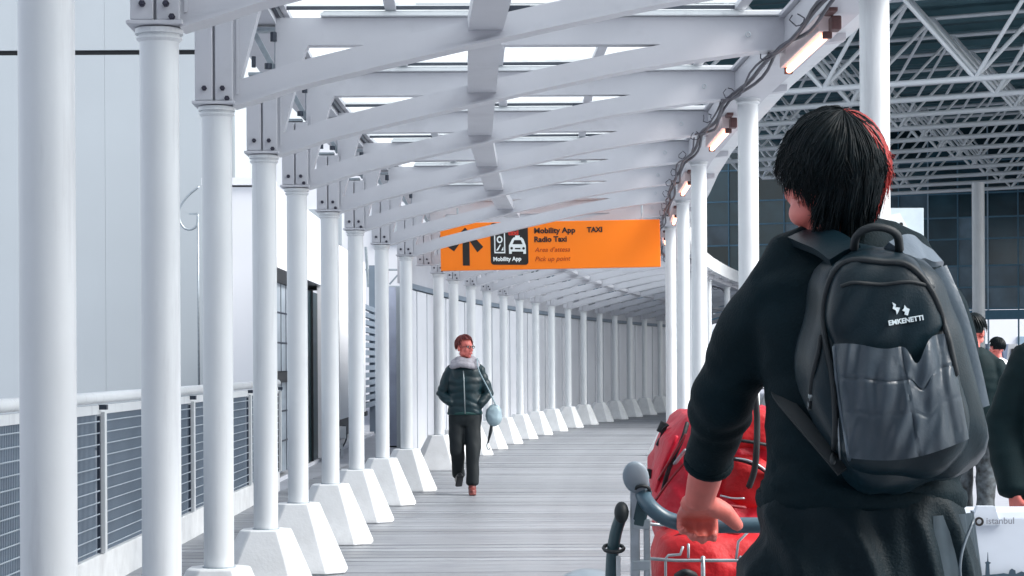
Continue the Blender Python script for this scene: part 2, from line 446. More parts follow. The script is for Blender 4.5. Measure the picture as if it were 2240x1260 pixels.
def flange(bm):
    us = [0.08 + 0.13 * i for i in range(25)]
    us = [u for u in us if u < 3.19]
    f = [[bm.verts.new((u, y, Bz(u) + dz)) for (y, dz) in ((-0.075, -0.014), (0.075, -0.014), (0.075, -0.002), (-0.075, -0.002))] for u in us]
    for a, b in zip(f, f[1:]):
        for i in range(4): bm.faces.new((a[i], b[i], b[(i + 1) % 4], a[(i + 1) % 4]))
    bm.faces.new(f[0]); bm.faces.new(f[-1])
FLANGE = simple('bottom_flange', flange, M_beam)
def topfl(bm): box(bm, (1.72, 0, 3.262), (2.8, 0.20, 0.018)); box(bm, (1.72, 0, 3.282), (2.78, 0.06, 0.018))
TOPF = simple('top_flange', topfl, M_white)
def post(bm):
    box(bm, (-0.048, -0.0, 2.722), (0.078, 0.16, 0.40), bev=0.004); box(bm, (0.040, -0.0, 2.722), (0.078, 0.15, 0.40), bev=0.004)
    box(bm, (-0.004, -0.0, 2.512), (0.19, 0.19, 0.014), bev=0.003)
POST = simple('end_post', post, M_beam)
def plate(bm): box(bm, (0.098, -0.054, 2.76), (0.010, 0.006, 0.42)); None
STIFF = simple('stiffener', plate, M_beam)
BOLT = simple('bolt', lambda bm: (cyl(bm, (0, 0, 0), (0, -0.012, 0), 0.012, 6), cyl(bm, (0, -0.012, 0), (0, -0.022, 0), 0.006, 8)), M_cable)
def brk(bm):
    box(bm, (0.012, 0, 3.06), (0.03, 0.05, 0.24), Matrix.Rotation(R(-28), 3, 'Y'), bev=0.003)
    box(bm, (0.07, 0, 3.07), (0.014, 0.07, 0.22)); box(bm, (0.00, 0.0, 3.19), (0.17, 0.09, 0.02)); box(bm, (-0.02, 0, 2.945), (0.12, 0.09, 0.016))
BRK = simple('gutter_bracket', brk, M_galv)
PIPE = simple('drain_clip', lambda bm: (cyl(bm, (0.03, -0.05, 2.97), (0.03, -0.05, 3.0), 0.02, 8), cyl(bm, (0.06, -0.05, 3.12), (0.06, -0.05, 3.17), 0.018, 8), cyl(bm, (-0.05, -0.04, 2.98), (-0.05, -0.04, 3.04), 0.012, 8)), M_dark)
EYE = simple('hook_eye', lambda bm: tube(bm, [(0.014 * math.cos(a), -0.012, 0.014 * math.sin(a)) for a in [i * math.pi / 5 for i in range(11)]], 0.003, 5, cap=False), M_galv)
SPL = simple('splice_plate', lambda bm: (box(bm, (1.255, -0.0, 3.045), (0.25, 0.24, 0.012)),), M_beam)
for n in range(-2, NMAX + 1):
    if n < 1: lab = f'arched white roof beam overhead behind the viewer, {ORD[1 - n]} before the picture begins'
    elif n == 2: lab = 'arched white roof beam crossing the top corner above the second wall side column'
    else: lab = f'{ORD[n]} arched white roof beam across the walkway, counted from the near end'
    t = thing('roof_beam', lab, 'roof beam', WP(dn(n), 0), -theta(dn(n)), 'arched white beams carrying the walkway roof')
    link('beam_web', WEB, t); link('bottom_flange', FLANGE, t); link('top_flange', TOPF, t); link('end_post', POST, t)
    if n < 16:
        link('stiffener', STIFF, t)
        for (x, z) in ((-0.045, 2.575), (0.035, 2.575), (0.055, 2.53)): link('bolt', BOLT, t, (x, -0.08, z))
        g = link('gutter_bracket', BRK, t); link('drain_clip', PIPE, t)
        for x, z in ((2.66, 3.15),): link('hook_eye', EYE, t, (x, -0.05, z))
    else: link('gutter_bracket', BRK, t)

def bar_along(name, u0, u1, z0, z1, m, parent=None, n0=-2.0, n1=NMAX, step=0.25):
    bm = BM(); f = []; n = n0
    while n <= n1 + 1e-6:
        d = dn(n); f.append([bm.verts.new(WP(d, u, z)) for u, z in ((u0, z0), (u1, z0), (u1, z1), (u0, z1))]); n += step
    for a, b in zip(f, f[1:]):
        for i in range(4): bm.faces.new((a[i], a[(i + 1) % 4], b[(i + 1) % 4], b[i]))
    bm.faces.new(f[0]); bm.faces.new(f[-1])
    return obj(name, bm, m, parent, world=True)

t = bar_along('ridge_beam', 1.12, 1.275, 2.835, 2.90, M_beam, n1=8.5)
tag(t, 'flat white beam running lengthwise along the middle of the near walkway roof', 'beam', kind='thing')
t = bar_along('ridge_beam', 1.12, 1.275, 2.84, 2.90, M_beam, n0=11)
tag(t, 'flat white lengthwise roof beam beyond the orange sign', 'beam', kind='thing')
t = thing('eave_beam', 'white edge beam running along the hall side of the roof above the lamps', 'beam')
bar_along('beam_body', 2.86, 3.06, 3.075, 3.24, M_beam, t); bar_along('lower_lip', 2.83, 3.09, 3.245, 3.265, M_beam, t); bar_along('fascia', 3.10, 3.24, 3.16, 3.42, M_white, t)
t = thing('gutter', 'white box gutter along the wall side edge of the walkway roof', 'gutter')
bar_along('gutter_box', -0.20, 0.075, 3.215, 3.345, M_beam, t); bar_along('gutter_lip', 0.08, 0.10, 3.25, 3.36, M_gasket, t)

glass_root = thing('glass_roof', 'milky glass panes lying over the white walkway beams', 'glass roof')
bars = [0.10, 0.70, 1.32, 1.95, 2.62]
for u in bars: bar_along('glazing_bar', u - 0.03, u + 0.03, 3.292, 3.322, M_beam, glass_root)
for n in range(-2, NMAX):
    for ua, ub in zip(bars, bars[1:]):
        bm = BM(); v = []
        for z in (3.326, 3.338):
            v.append([bm.verts.new(WP(dn(q), u, z)) for q, u in ((n + 0.02, ua + 0.006), (n + 0.02, ub - 0.006), (n + 0.98, ub - 0.006), (n + 0.98, ua + 0.006))])
        bm.faces.new(v[0]); bm.faces.new(list(reversed(v[1])))
        for i in range(4): bm.faces.new((v[0][i], v[0][(i + 1) % 4], v[1][(i + 1) % 4], v[1][i]))
        obj('glass_pane', bm, M_milky, glass_root)
    bm = BM(); a, b = WP(dn(n + 1) - 0.035, 0.1), WP(dn(n + 1) - 0.035, 2.62); mid = (a + b) / 2
    box(bm, (mid.x, mid.y, 3.305), ((b - a).length, 0.012, 0.02), Matrix.Rotation(-theta(dn(n + 1)), 3, 'Z')); obj('gasket', bm, M_gasket, glass_root)
    if random.random() < 0.8:
        bm = BM(); p = WP(dn(n + 1) - 0.14, random.choice((0.72, 1.1, 1.4, 1.9, 2.1)), 3.28); box(bm, p, (0.12, 0.05, 0.03)); obj('glazing_clamp', bm, M_dark, glass_root)

# cable runs under the eave beam
for j, (du, lab) in enumerate(((0.0, 'thick dark cable looping along under the hall side roof edge'), (0.05, 'thinner dark cable beside the thick one under the roof edge'), (-0.05, 'slack brown cable drooping below the roof edge beside the lamps'))):
    pts = []; n = 1.2
    while n < 22:
        f = n - math.floor(n)
        sag = 0.02 * math.sin(math.pi * f) + 0.012 * math.sin(n * (5.1 + j))
        pts.append(WP(dn(n), 2.80 + du * 0.5 + 0.012 * math.sin(n * (7.3 + 2 * j)), 3.05 - sag * (1 + j * 0.5))); n += 0.1
    bm = BM(); tube(bm, pts, 0.013 - 0.003 * j, 6); tag(obj('cable', bm, (M_cable, M_cable, M_cable)[j], smooth=True), lab, 'cable')
# a few looped ties on the cables
tie = thing('cable_ties', 'small dark wire loops tied round the cables under the roof edge', 'cable ties')
for q in range(22):
    n = 2.2 + q * 0.63 + random.uniform(-0.1, 0.1); c = WP(dn(n), 2.76, 3.05)
    pts = [c + Vector((0.028 * math.sin(a) + random.uniform(-0.012, 0.012), 0.04 * math.cos(a * 1.3), 0.035 * math.cos(a))) for a in [i * 2 * math.pi / 9 for i in range(9)]]
    bm = BM(); tube(bm, pts, 0.0035, 4); obj('wire_loop', bm, M_cable, tie, world=True)

# tube lamps
for i in range(6):
    nf = (10.75 - 2.77) / 2.12 + i * 2
    d = dn(nf); lab = f'{ORD[i + 1]} lit tube lamp under the hall side roof edge, counted from the near end'
    t = thing('tube_lamp', lab, 'lamp', WP(d, 2.90, 2.99), -theta(d), 'lit tube lamps under the roof edge')
    bm = BM(); box(bm, (0.0, 0, 0.048), (0.075, 1.28, 0.09), bev=0.006); obj('housing', bm, M_lamp, t)
    bm = BM(); tube(bm, [(0.01, -0.60, -0.012), (0.01, 0.60, -0.012)], 0.017, 10); obj('lit_tube', bm, M_tube, t, smooth=True)
    for s in (-1, 1):
        bm = BM(); box(bm, (0.01, s * 0.62, -0.008), (0.045, 0.035, 0.045), bev=0.005); obj('end_cap', bm, M_rust, t)
    bm = BM(); box(bm, (0.035, -0.70, 0.03), (0.05, 0.10, 0.07), bev=0.01); obj('mounting_box', bm, M_rust, t)
    bm = BM(); box(bm, (0.0, -0.78, 0.09), (0.045, 0.16, 0.05), bev=0.01); obj('mounting_box', bm, M_rust, t)

# ------------------------------------------------------------------ orange sign
dS = 23.3
a, b, c, e = at(963, 490, dS), at(1443, 479, dS), at(1443, 583, dS), at(966, 594, dS)
sg = thing('hanging_sign', 'long orange hanging sign with black arrow, taxi symbol and lettering', 'sign', (a + b + c + e) / 4)
o0 = sg.location.copy(); Wd = (b - a).length; Hh = (a - e).length
ang = math.atan2((b - a).z, (b - a).x)
sg.rotation_euler = (0, -ang * 0.75, 0)
bm = BM(); box(bm, (0, 0, 0), (Wd, 0.09, Hh), bev=0.008); obj('sign_panel', bm, M_orange, sg)
for x in (-Wd * 0.42, Wd * 0.42):
    bm = BM(); cyl(bm, (x, 0, Hh / 2), (x, 0, Hh / 2 + 0.17), 0.012, 8); obj('hanger_rod', bm, M_galv, sg)
pxm = Wd / 480.0
def S(px, py): return ((px - 1203.5) * pxm, (536.5 - (py - (1203.5 - px) * 0.022)) * pxm)   # photo pixel -> sign plane
XZ = Matrix.Rotation(R(90), 4, 'X')
def sign_poly(name, pts, m, y=-0.049, parent=sg):
    bm = BM(); prism(bm, [S(*p) for p in pts], y, y + 0.003); return obj(name, bm, m, parent)
def sign_rect(name, x0, y0, x1, y1, m, y, parent, r=0.0):
    if r:
        pts = []
        for (cx, cy, a0) in ((x1 - r, y0 + r, -90), (x1 - r, y1 - r, 0), (x0 + r, y1 - r, 90), (x0 + r, y0 + r, 180)):
            for q in range(5): aa = R(a0 + q * 22.5); pts.append((cx + r * math.cos(aa), cy + r * math.sin(aa)))
    else: pts = [(x0, y0), (x1, y0), (x1, y1), (x0, y1)]
    return sign_poly(name, pts, m, y, parent)
sign_poly('arrow', [(1012, 582), (1012, 526), (993, 551), (979, 541), (1018, 499), (1057, 541), (1044, 553), (1027, 528), (1027, 582)], M_signblack)
pic = sign_rect('taxi_symbol', 1073, 489, 1155, 580, M_signblack, -0.049, sg, 7)
# phone outline, car, red flash, wording on the black square
bm = BM()
for x0, y0, x1, y1 in ((1081, 498, 1105, 501), (1081, 552, 1105, 555), (1081, 501, 1083.5, 552), (1102.5, 501, 1105, 552)):
    prism(bm, [S(*p) for p in ((x0, y0), (x1, y0), (x1, y1), (x0, y1))], -0.052, -0.0495)
ring = [(1093 + 6.5 * math.cos(a), 525 + 8 * math.sin(a)) for a in [i * math.pi / 8 for i in range(16)]]
ring2 = [(1093 + 3.5 * math.cos(a), 525 + 4.5 * math.sin(a)) for a in [i * math.pi / 8 for i in range(16)]]
for i in range(16):
    j = (i + 1) % 16; prism(bm, [S(*ring[i]), S(*ring[j]), S(*ring2[j]), S(*ring2[i])], -0.052, -0.0495)
prism(bm, [S(1085, 549), S(1093, 536), S(1096, 536), S(1089, 549)], -0.052, -0.0495); prism(bm, [S(1096, 549), S(1101, 540), S(1101, 549)], -0.052, -0.0495)
obj('phone_symbol', bm, M_signwhite, pic)
bm = BM()
prism(bm, [S(*p) for p in ((1113, 556), (1113, 538), (1120, 524), (1124, 520), (1141, 520), (1145, 524), (1150, 538), (1150, 556), (1144, 556), (1144, 551), (1119, 551), (1119, 556))], -0.052, -0.0495)
prism(bm, [S(*p) for p in ((1127, 516), (1137, 516), (1137, 520), (1127, 520))], -0.052, -0.0495)
car = obj('car_symbol', bm, M_signwhite, pic)
bm = BM()
prism(bm, [S(*p) for p in ((1121, 535), (1125, 526), (1139, 526), (1143, 535))], -0.054, -0.0522)
for cx in (1119, 1145): prism(bm, [S(cx + 3 * math.cos(a), 544 + 3 * math.sin(a)) for a in [i * math.pi / 4 for i in range(8)]], -0.054, -0.0522)
prism(bm, [S(*p) for p in ((1126, 543), (1138, 543), (1138, 546), (1126, 546))], -0.054, -0.0522)
obj('car_detail', bm, M_signblack, pic)
def sign_text(name, body, px, py, h, m, bold=0.0, parent=sg, y=-0.0505, shear=0.0, sx=1.0):
    bm = text_bm(body, h * pxm * 1.38, bold, extrude=0.0008, shear=shear)
    x, z = S(px, py)
    bm.transform(Matrix.Translation((x, y, z)) @ XZ @ Matrix.Diagonal((sx, 1, 1, 1)))
    return obj(name, bm, m, parent)
sign_text('lettering', 'taxi', 1112, 515, 11, M_signred, 0.004, pic, -0.0512)
sign_text('lettering', 'Mobility App', 1078, 572, 9, M_signwhite, 0.0025, pic, -0.0512, sx=0.95)
sign_text('lettering', 'Mobility App', 1168, 511, 12, M_signblack, 0.0028, sx=1.05)
sign_text('lettering', 'TAXI', 1284, 508, 11, M_signblack, 0.003)
sign_text('lettering', 'Radio Taxi', 1168, 530, 12, M_signblack, 0.003)
sign_text('lettering', "Area d'attesa", 1169, 552, 10.5, M_signbrown, 0.0, shear=0.25)
sign_text('lettering', 'Pick up point', 1169, 572, 10.5, M_signbrown, 0.0, shear=0.25)

# ------------------------------------------------------------------ railing on the wall side
rail = thing('mesh_railing', 'white railing with blue grey wire mesh panels along the walkway edge', 'railing', (-2.52, 8, 0))
def rl(name, bm, m, **k): return obj(name, bm, m, rail, world=True, **k)
bm = BM(); box(bm, (-2.56, 14.3, 0.10), (0.12, 15.4, 0.21), bev=0.006); rl('kerb', bm, M_concrete)
bm = BM(); tube(bm, [(-2.52, 6.6, 1.155), (-2.52, 22.0, 1.160)], 0.036, 14); rl('handrail', bm, M_white, smooth=True)
bm = BM(); box(bm, (-2.52, 14.3, 1.085), (0.03, 15.4, 0.055)); rl('top_bar', bm, M_white)
M_wire = mat('dull_zinc_wire', (0.38, 0.44, 0.50), 0.5, var=0.2)
posts = [9.0, 12.5, 16.0, 19.5, 22.0]
for y in posts:
    bm = BM(); box(bm, (-2.505, y, 0.64), (0.05, 0.06, 0.86), bev=0.004); box(bm, (-2.50, y - 0.05, 1.10), (0.05, 0.03, 0.02)); rl('post', bm, M_white)
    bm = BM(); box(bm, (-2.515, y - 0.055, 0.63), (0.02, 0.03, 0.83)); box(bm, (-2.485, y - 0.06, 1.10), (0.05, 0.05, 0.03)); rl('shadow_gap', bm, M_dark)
for ya, yb in zip([6.7] + posts, posts):
    for k in range(12):
        z = 0.245 + k * 0.07
        bm = BM(); tube(bm, [(-2.50, ya + 0.04, z), (-2.50, yb - 0.1, z)], 0.0045, 5); rl('mesh_wire', bm, M_wire)
    bm = BM(); y = ya + 0.05
    while y < yb - 0.1:
        box(bm, (-2.512, y, 0.635), (0.003, 0.003, 0.84)); y += 0.035
    o = rl('upright_wires', bm, M_grid); o['kind'] = 'stuff'
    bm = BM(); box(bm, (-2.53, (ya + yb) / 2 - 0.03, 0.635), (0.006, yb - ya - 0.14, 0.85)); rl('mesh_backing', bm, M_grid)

# ------------------------------------------------------------------ buildings on the wall side
pb = thing('clad_building', 'large pale blue grey clad building wall with a dark joint line', 'building', (-9, 33, 0))
for i in range(6):
    x1 = -4.55 - i * 2.0
    bm = BM(); box(bm, (x1 - 1.0, 33.2, 3.2), (1.997, 0.3, 6.34)); obj('cladding_panel', bm, M_wallpale, pb, world=True)
    bm = BM(); box(bm, (x1 - 1.0, 33.2, 8.3), (1.997, 0.3, 3.7)); obj('cladding_panel', bm, M_wallpale, pb, world=True)
bm = BM(); box(bm, (-10.5, 33.22, 6.41), (12.0, 0.22, 0.08)); obj('joint_line', bm, M_black, pb, world=True)
bm = BM(); box(bm, (-10.5, 36, 5.0), (12.0, 5.2, 10.3)); obj('core', bm, M_wallpale, pb, world=True)
hp = thing('hooked_pipe', 'thin hooked grey pipe standing against the pale clad wall', 'pipe', at(432, 640, 32))
pts = smoothpath([at(436, 408, 32), at(412, 428, 32), at(396, 452, 32), at(392, 478, 32), at(402, 498, 32), at(418, 502, 32), at(431, 492, 32), at(433, 470, 32)], 5)
bm = BM(); tube(bm, pts, 0.018, 7); obj('hook', bm, M_galv, hp, world=True, smooth=True)
bm = BM(); tube(bm, [at(433, 468, 32), at(435, 850, 32)], 0.016, 7); obj('upright', bm, M_galv, hp, world=True, smooth=True)
bm = BM(); box(bm, at(423, 468, 32), (0.13, 0.03, 0.03)); obj('clamp', bm, M_galv, hp, world=True)

sb = thing('service_building', 'low white service building with dark glass doors behind the columns', 'building', (-2.8, 22.5, 0))
def wbox(name, x0, x1, y0, y1, z0, z1, m, bev=0.0, par=sb):
    bm = BM(); box(bm, ((x0 + x1) / 2, (y0 + y1) / 2, (z0 + z1) / 2), (x1 - x0, y1 - y0, z1 - z0), bev=bev); return obj(name, bm, m, par, world=True)
wbox('front_wall', -3.35, -2.66, 22.4, 22.8, -0.05, 3.30, M_wallwhite)
wbox('parapet', -3.38, -2.62, 22.36, 22.9, 3.32, 3.40, M_wallwhite)
wbox('side_wall', -3.35, -2.70, 22.85, 40.0, -0.05, 0.04, M_lilac)
wbox('upper_wall', -3.3, -2.66, 22.85, 30.6, 2.46, 3.38, M_lilac)
wbox('core', -3.34, -3.1, 22.85, 40.0, 0.05, 2.44, M_black)
f1 = wbox('window_frame', -2.70, -2.66, 22.9, 25.6, 2.30, 2.45, M_black)
wbox('transom', -2.69, -2.64, 22.9, 25.0, 1.15, 1.27, M_black)
M_winpane = mat('pale_window_pane', (0.34, 0.40, 0.46), 0.35, var=0.3, scale=3)
for k in range(4):
    for zz in ((0.1, 1.16), (1.28, 2.35)):
        w = wbox('window_pane', -2.72, -2.70, 22.92 + k * 0.52, 23.40 + k * 0.52, zz[0], zz[1], M_winpane)
for k in range(5): wbox('mullion', -2.70, -2.696, 22.90 + k * 0.52, 22.925 + k * 0.52, 0.1, 2.35, M_dark)
for zz in (0.45, 0.8, 1.6, 1.95): wbox('glazing_bar', -2.70, -2.696, 22.9, 25.0, zz, zz + 0.02, M_dark)
for k in range(3):
    dr = wbox('glass_door', -2.74, -2.70, 25.66 + k * 0.95, 26.56 + k * 0.95, 0.06, 2.34, M_glassdark)
    wbox('door_stile', -2.72, -2.67, 25.6 + k * 0.95, 25.64 + k * 0.95, 0.06, 2.36, M_black)
wbox('white_panel', -2.72, -2.64, 28.6, 31.0, 0.05, 3.2, M_wallwhite)
wbox('white_panel', -2.72, -2.66, 31.6, 37.2, 0.5, 3.2, M_wallwhite)
wbox('dark_recess', -2.9, -2.74, 31.0, 31.6, 0.05, 3.0, M_black)
wbox('black_plinth', -2.70, -2.655, 37.0, 37.6, 0.42, 0.5, M_black)
for k in range(14): wbox('louvre_slat', -2.76, -2.68, 37.3, 40.2, 0.55 + k * 0.14, 0.64 + k * 0.14, M_grid)
wbox('end_post', -2.8, -2.66, 40.2, 40.5, 0, 3.3, M_grid)

# intercom post between the columns
ip = thing('call_point', 'small white call point box on a thin post beside the service building', 'call point', at(752, 990, 30))
bm = BM(); box(bm, at(750, 946, 30), (0.10, 0.06, 0.18), bev=0.01); obj('call_box', bm, M_white, ip, world=True)
bm = BM(); tube(bm, smoothpath([at(745, 985, 30), at(757, 962, 30), at(757, 935, 30), at(748, 932, 30)], 4), 0.012, 6); obj('cord', bm, M_dark, ip, world=True)
bm = BM(); tube(bm, [at(748, 970, 30), at(748, 1010, 30)], 0.02, 8); obj('stem', bm, M_white, ip, world=True)

# walls behind the far columns
fw = thing('panelled_wall', 'lilac grey panelled wall standing close behind the far column row', 'wall', WP(34, -0.5), 0)
k = 0
for n in range(12, NMAX):
    for h in range(2):
        q0, q1 = n + 0.5 * h - 0.2, n + 0.5 * h + 0.27
        a, b = WP(dn(q0), -0.62), WP(dn(q1), -0.62); mid = (a + b) / 2; ang = math.atan2((b - a).y, (b - a).x)
        for (z0, z1, mm) in ((0.05, 2.38, M_lilac),):
            bm = BM(); box(bm, (mid.x, mid.y, (z0 + z1) / 2), ((b - a).length * 0.94, 0.05, z1 - z0), Matrix.Rotation(ang, 3, 'Z'), bev=0.006); obj('wall_panel', bm, mm, fw, world=True)
for (u0, u1, z0, z1, m, nm) in ((-0.80, -0.66, -0.05, 2.42, M_wallpale, 'wall_backing'), (-0.72, -0.58, 2.40, 2.47, M_grid, 'shadow_rail'), (-0.78, -0.60, 2.475, 3.1, M_beam, 'upper_band')):
    bar_along(nm, u0, u1, z0, z1, m, fw, 12.0, NMAX)
# end wall of that block seen through the open bay
eb = thing('bay_screen', 'blue and pink striped screen wall seen through the open bay', 'screen wall', at(890, 970, 33.6))
def scr(name, x0, x1, m, y0=640, y1=975, dd=33.6):
    p, q = at(x0, y1, dd), at(x1, y0, dd); bm = BM(); box(bm, ((p.x + q.x) / 2, dd, (p.z + q.z) / 2), (q.x - p.x, 0.08, q.z - p.z), bev=0.004); return obj(name, bm, m, eb, world=True)
M_blue = mat('blue_grey_door', (0.20, 0.28, 0.45), 0.4, var=0.1); M_pink = mat('pinkish_brick', (0.58, 0.50, 0.52), 0.7, var=0.12, scale=14); M_wave = mat('patterned_grey_panel', (0.33, 0.37, 0.47), 0.5, var=0.25, scale=2.5)
scr('patterned_panel', 852, 880, M_wave, 628); scr('blue_door', 903, 929, M_blue, 632); scr('door_edge', 896, 902, M_dark, 632)
for r_ in range(26):
    y0 = 640 + r_ * 12.9; scr('brick', 930.3, 940.0, M_pink, y0, y0 + 12.0); scr('brick', 940.6, 949, M_pink, y0 - 6, y0 + 6)
scr('plinth', 846, 930, M_black, 968, 986, 33.7); scr('end_panel', 949.5, 972, M_wave, 640); scr('backing', 846, 972, M_lilac, 628, 984, 33.8)
# gantry frame seen over the service building
gy = thing('gantry', 'thin dark steel gantry frame seen above the far end of the service building', 'gantry', at(850, 620, 45))
for p, q, r_ in (((800, 540), (806, 628), .05), ((797, 590), (818, 590), .03), ((848, 590), (874, 590), .04), ((874, 597), (852, 622), .035), ((848, 627), (875, 627), .04), ((906, 560), (906, 612), .045), ((900, 587), (940, 587), .05), ((938, 558), (938, 590), .05), ((918, 560), (938, 585), .06)):
    bm = BM(); tube(bm, [at(*p, 45), at(*q, 45)], r_ * 0.6, 6); obj('steel_bar', bm, M_galv, gy, world=True)

# made-up facade behind the viewer, added to block sky light from the back
tm = thing('back_light_blocker', 'added grey facade behind the viewer that blocks sky light from the back', 'building', (0, -9, 0))
bm = BM(); box(bm, (0, -10, 4.5), (34, 1.0, 9.0)); obj('wall', bm, M_paving, tm, world=True)
for k in range(9):
    bm = BM(); box(bm, (-13 + 3.2 * k, -9.48, 4.4), (2.7, 0.06, 6.4)); obj('window', bm, M_glassdark, tm, world=True)
bm = BM(); box(bm, (0.2, -9.44, 1.25), (3.0, 0.10, 2.5)); obj('doorway', bm, M_black, tm, world=True)

# ------------------------------------------------------------------ hall roof on the far side: space frame
M_truss = mat('hall_truss_paint', (0.70, 0.74, 0.77), 0.45, var=0.08)
M_deck = mat('hall_deck', (0.075, 0.165, 0.195), 0.55, var=0.25, scale=0.8)
M_deckdark = mat('hall_dark_lining', (0.012, 0.035, 0.045), 0.6, var=0.4, scale=0.5)
HY = R(-22); HT = 0.014
hall_o = at(1800, 195, 46.9)                    # a node of the first bottom chord
ax = Vector((math.cos(HY), math.sin(HY), HT)); ay = Vector((-math.sin(HY), math.cos(HY), 0)); az = Vector((0, 0, 1))
def H(i, j, h=0.0): return hall_o + ax * (3.44 * i) + ay * (2.9 * j) + az * h
HTOP = 2.15
unit = BM(); cyl(unit, (0, 0, 0), (0, 0, 1), 1.0, 6); UNIT = bpy.data.meshes.new('truss_rod'); bmesh.ops.recalc_face_normals(unit, faces=unit.faces); unit.to_mesh(UNIT); unit.free(); UNIT.materials.append(M_truss)
UNIT.polygons.foreach_set('use_smooth', [True] * len(UNIT.polygons))
def rod(name, p, q, r, parent):
    dv = q - p; o = link(name, UNIT, parent, p - parent.location, dv.to_track_quat('Z', 'Y').to_euler(), (r, r, dv.length)); return o
for j in range(0, 11):
    t = thing('roof_truss', f'{ORD[j + 1]} white tubular truss under the dark hall roof, counted from the open edge', 'truss', H(0, j), 0, 'white tubular trusses under the hall roof')
    i0, i1 = -2, 4 + j // 3
    rod('bottom_chord', H(i0, j), H(i1, j), 0.073, t)
    rod('top_chord', H(i0 - 0.5, j - 0.5, HTOP), H(i1 + 0.5, j - 0.5, HTOP), 0.055, t)
    for i in range(i0, i1 + 1):
        for di, dj in ((-0.5, -0.5), (0.5, -0.5), (-0.5, 0.5), (0.5, 0.5)):
            rod('diagonal_brace', H(i, j), H(i + di, j + dj, HTOP), 0.05 if j < 2 else 0.038, t)
for i, j0, j1 in ((1, 0, 10),):
    t = thing('tie_rod', 'long white tie running lengthwise below the hall trusses', 'tie rod', H(2, 1, 0)); rod('tie_tube', H(1.2, 2.2, -0.05), H(6.4, 4.2, -0.5), 0.07, t)
hr = thing('hall_canopy', 'dark teal corrugated deck of the hall roof above the white trusses', 'roof', H(0, 0))
bm = BM()
for k in range(64):
    j = -1.2 + k * 0.25
    p = [H(-2.8, j, HTOP + 0.35), H(7.5, j, HTOP + 0.35)]
    for a_, b_, hh in ((0, .10, 0.0),):
        q = [H(-2.8, j + 0.10, HTOP + 0.35), H(7.5, j + 0.10, HTOP + 0.35)]
        r2 = [H(-2.8, j + 0.125, HTOP + 0.6), H(7.5, j + 0.125, HTOP + 0.6)]; s2 = [H(-2.8, j + 0.225, HTOP + 0.6), H(7.5, j + 0.225, HTOP + 0.6)]; t2 = [H(-2.8, j + 0.25, HTOP + 0.35), H(7.5, j + 0.25, HTOP + 0.35)]
        V = [[bm.verts.new(v) for v in pr] for pr in (p, q, r2, s2, t2)]
        for A_, B_ in zip(V, V[1:]): bm.faces.new((A_[0], A_[1], B_[1], B_[0]))
bmesh.ops.remove_doubles(bm, verts=bm.verts, dist=1e-4)
obj('corrugated_deck', bm, M_deck, hr, world=True)
for k in range(14):
    j = -1.0 + k * 0.9
    t_ = BM(); p, q = H(-2.8, j, HTOP + 0.22), H(7.5, j, HTOP + 0.22); mid = (p + q) / 2
    box(t_, mid, ((q - p).length, 0.10, 0.16), Matrix.Rotation(HY, 3, 'Z') @ Matrix.Rotation(-math.atan(HT), 3, 'Y')); obj('purlin', t_, M_deck, hr, world=True)
    for s in range(3):
        pass
bm = BM(); v = [bm.verts.new(H(-2.8, -1.2, HTOP + 0.75)), bm.verts.new(H(7.5, -1.2, HTOP + 0.75)), bm.verts.new(H(7.5, 16, HTOP + 0.75)), bm.verts.new(H(-2.8, 16, HTOP + 0.75))]; bm.faces.new(v); obj('roof_skin', bm, M_deckdark, hr, world=True)

# hall facade: dark glazing with pale mullions
fa = thing('hall_facade', 'tall dark glazed wall of the hall with thin pale mullions', 'glazed wall', H(0, 11))
FZ0 = H(0, 0).z
def fbox(name, i0, i1, z0, z1, m, j=10.6, th=0.06, par=fa, bev=0.0):
    p, q = H(i0, j), H(i1, j); p.z = q.z = 0
    bm = BM(); box(bm, ((p.x + q.x) / 2, (p.y + q.y) / 2, (z0 + z1) / 2), ((q - p).length, th, z1 - z0), Matrix.Rotation(HY, 3, 'Z'), bev=bev); return obj(name, bm, m, par, world=True)
M_pane = mat('dark_hall_pane', (0.02, 0.055, 0.075), 0.12, var=0.5, scale=0.8, rnd=0.5, spec=0.6)
M_pane2 = mat('blue_grey_hall_pane', (0.10, 0.16, 0.21), 0.2, var=0.5, scale=1.2, rnd=0.5)
M_mull = mat('pale_mullion', (0.30, 0.42, 0.52), 0.5)
M_teal = mat('teal_frame', (0.06, 0.16, 0.24), 0.4)
zr = [3.3, 4.1, 4.9, 5.9, 6.7, 7.6, 8.8, 10.4, 12.4]
for c_ in range(-26, 36):
    i0 = c_ * 0.32; i1 = i0 + 0.31
    for r_ in range(len(zr) - 1):
        clear = i0 > 4.4 and r_ == 3
        fbox('window_pane', i0, i1, zr[r_] + 0.03, zr[r_ + 1] - 0.03, M_clear if clear else (M_pane2 if (r_ < 2 or random.random() < 0.1) else M_pane), th=0.03)
    fbox('mullion', i0 - 0.008, i0 + 0.006, 0, 10.4, M_mull if c_ % 2 else M_teal, th=0.12)
for z in zr: fbox('transom', -8.4, 11.6, z - 0.03, z + 0.03, M_teal, th=0.1)
for i in (4.75, 9.0): fbox('main_post', i, i + 0.13, 0, 10.4, M_teal, th=0.4)
fbox('door_band', -8.4, 11.6, 2.9, 3.25, M_teal, th=0.2)
bm = BM(); c0 = at(2141, 700, 62); tube(bm, [(c0.x, 62, 0), (c0.x, 62, 1.35 + (HORIZON - 405) / FPX * 62)], 0.19, 20)
tag(obj('hall_column', bm, M_white, smooth=40), 'thick white column standing before the dark hall glazing', 'column')
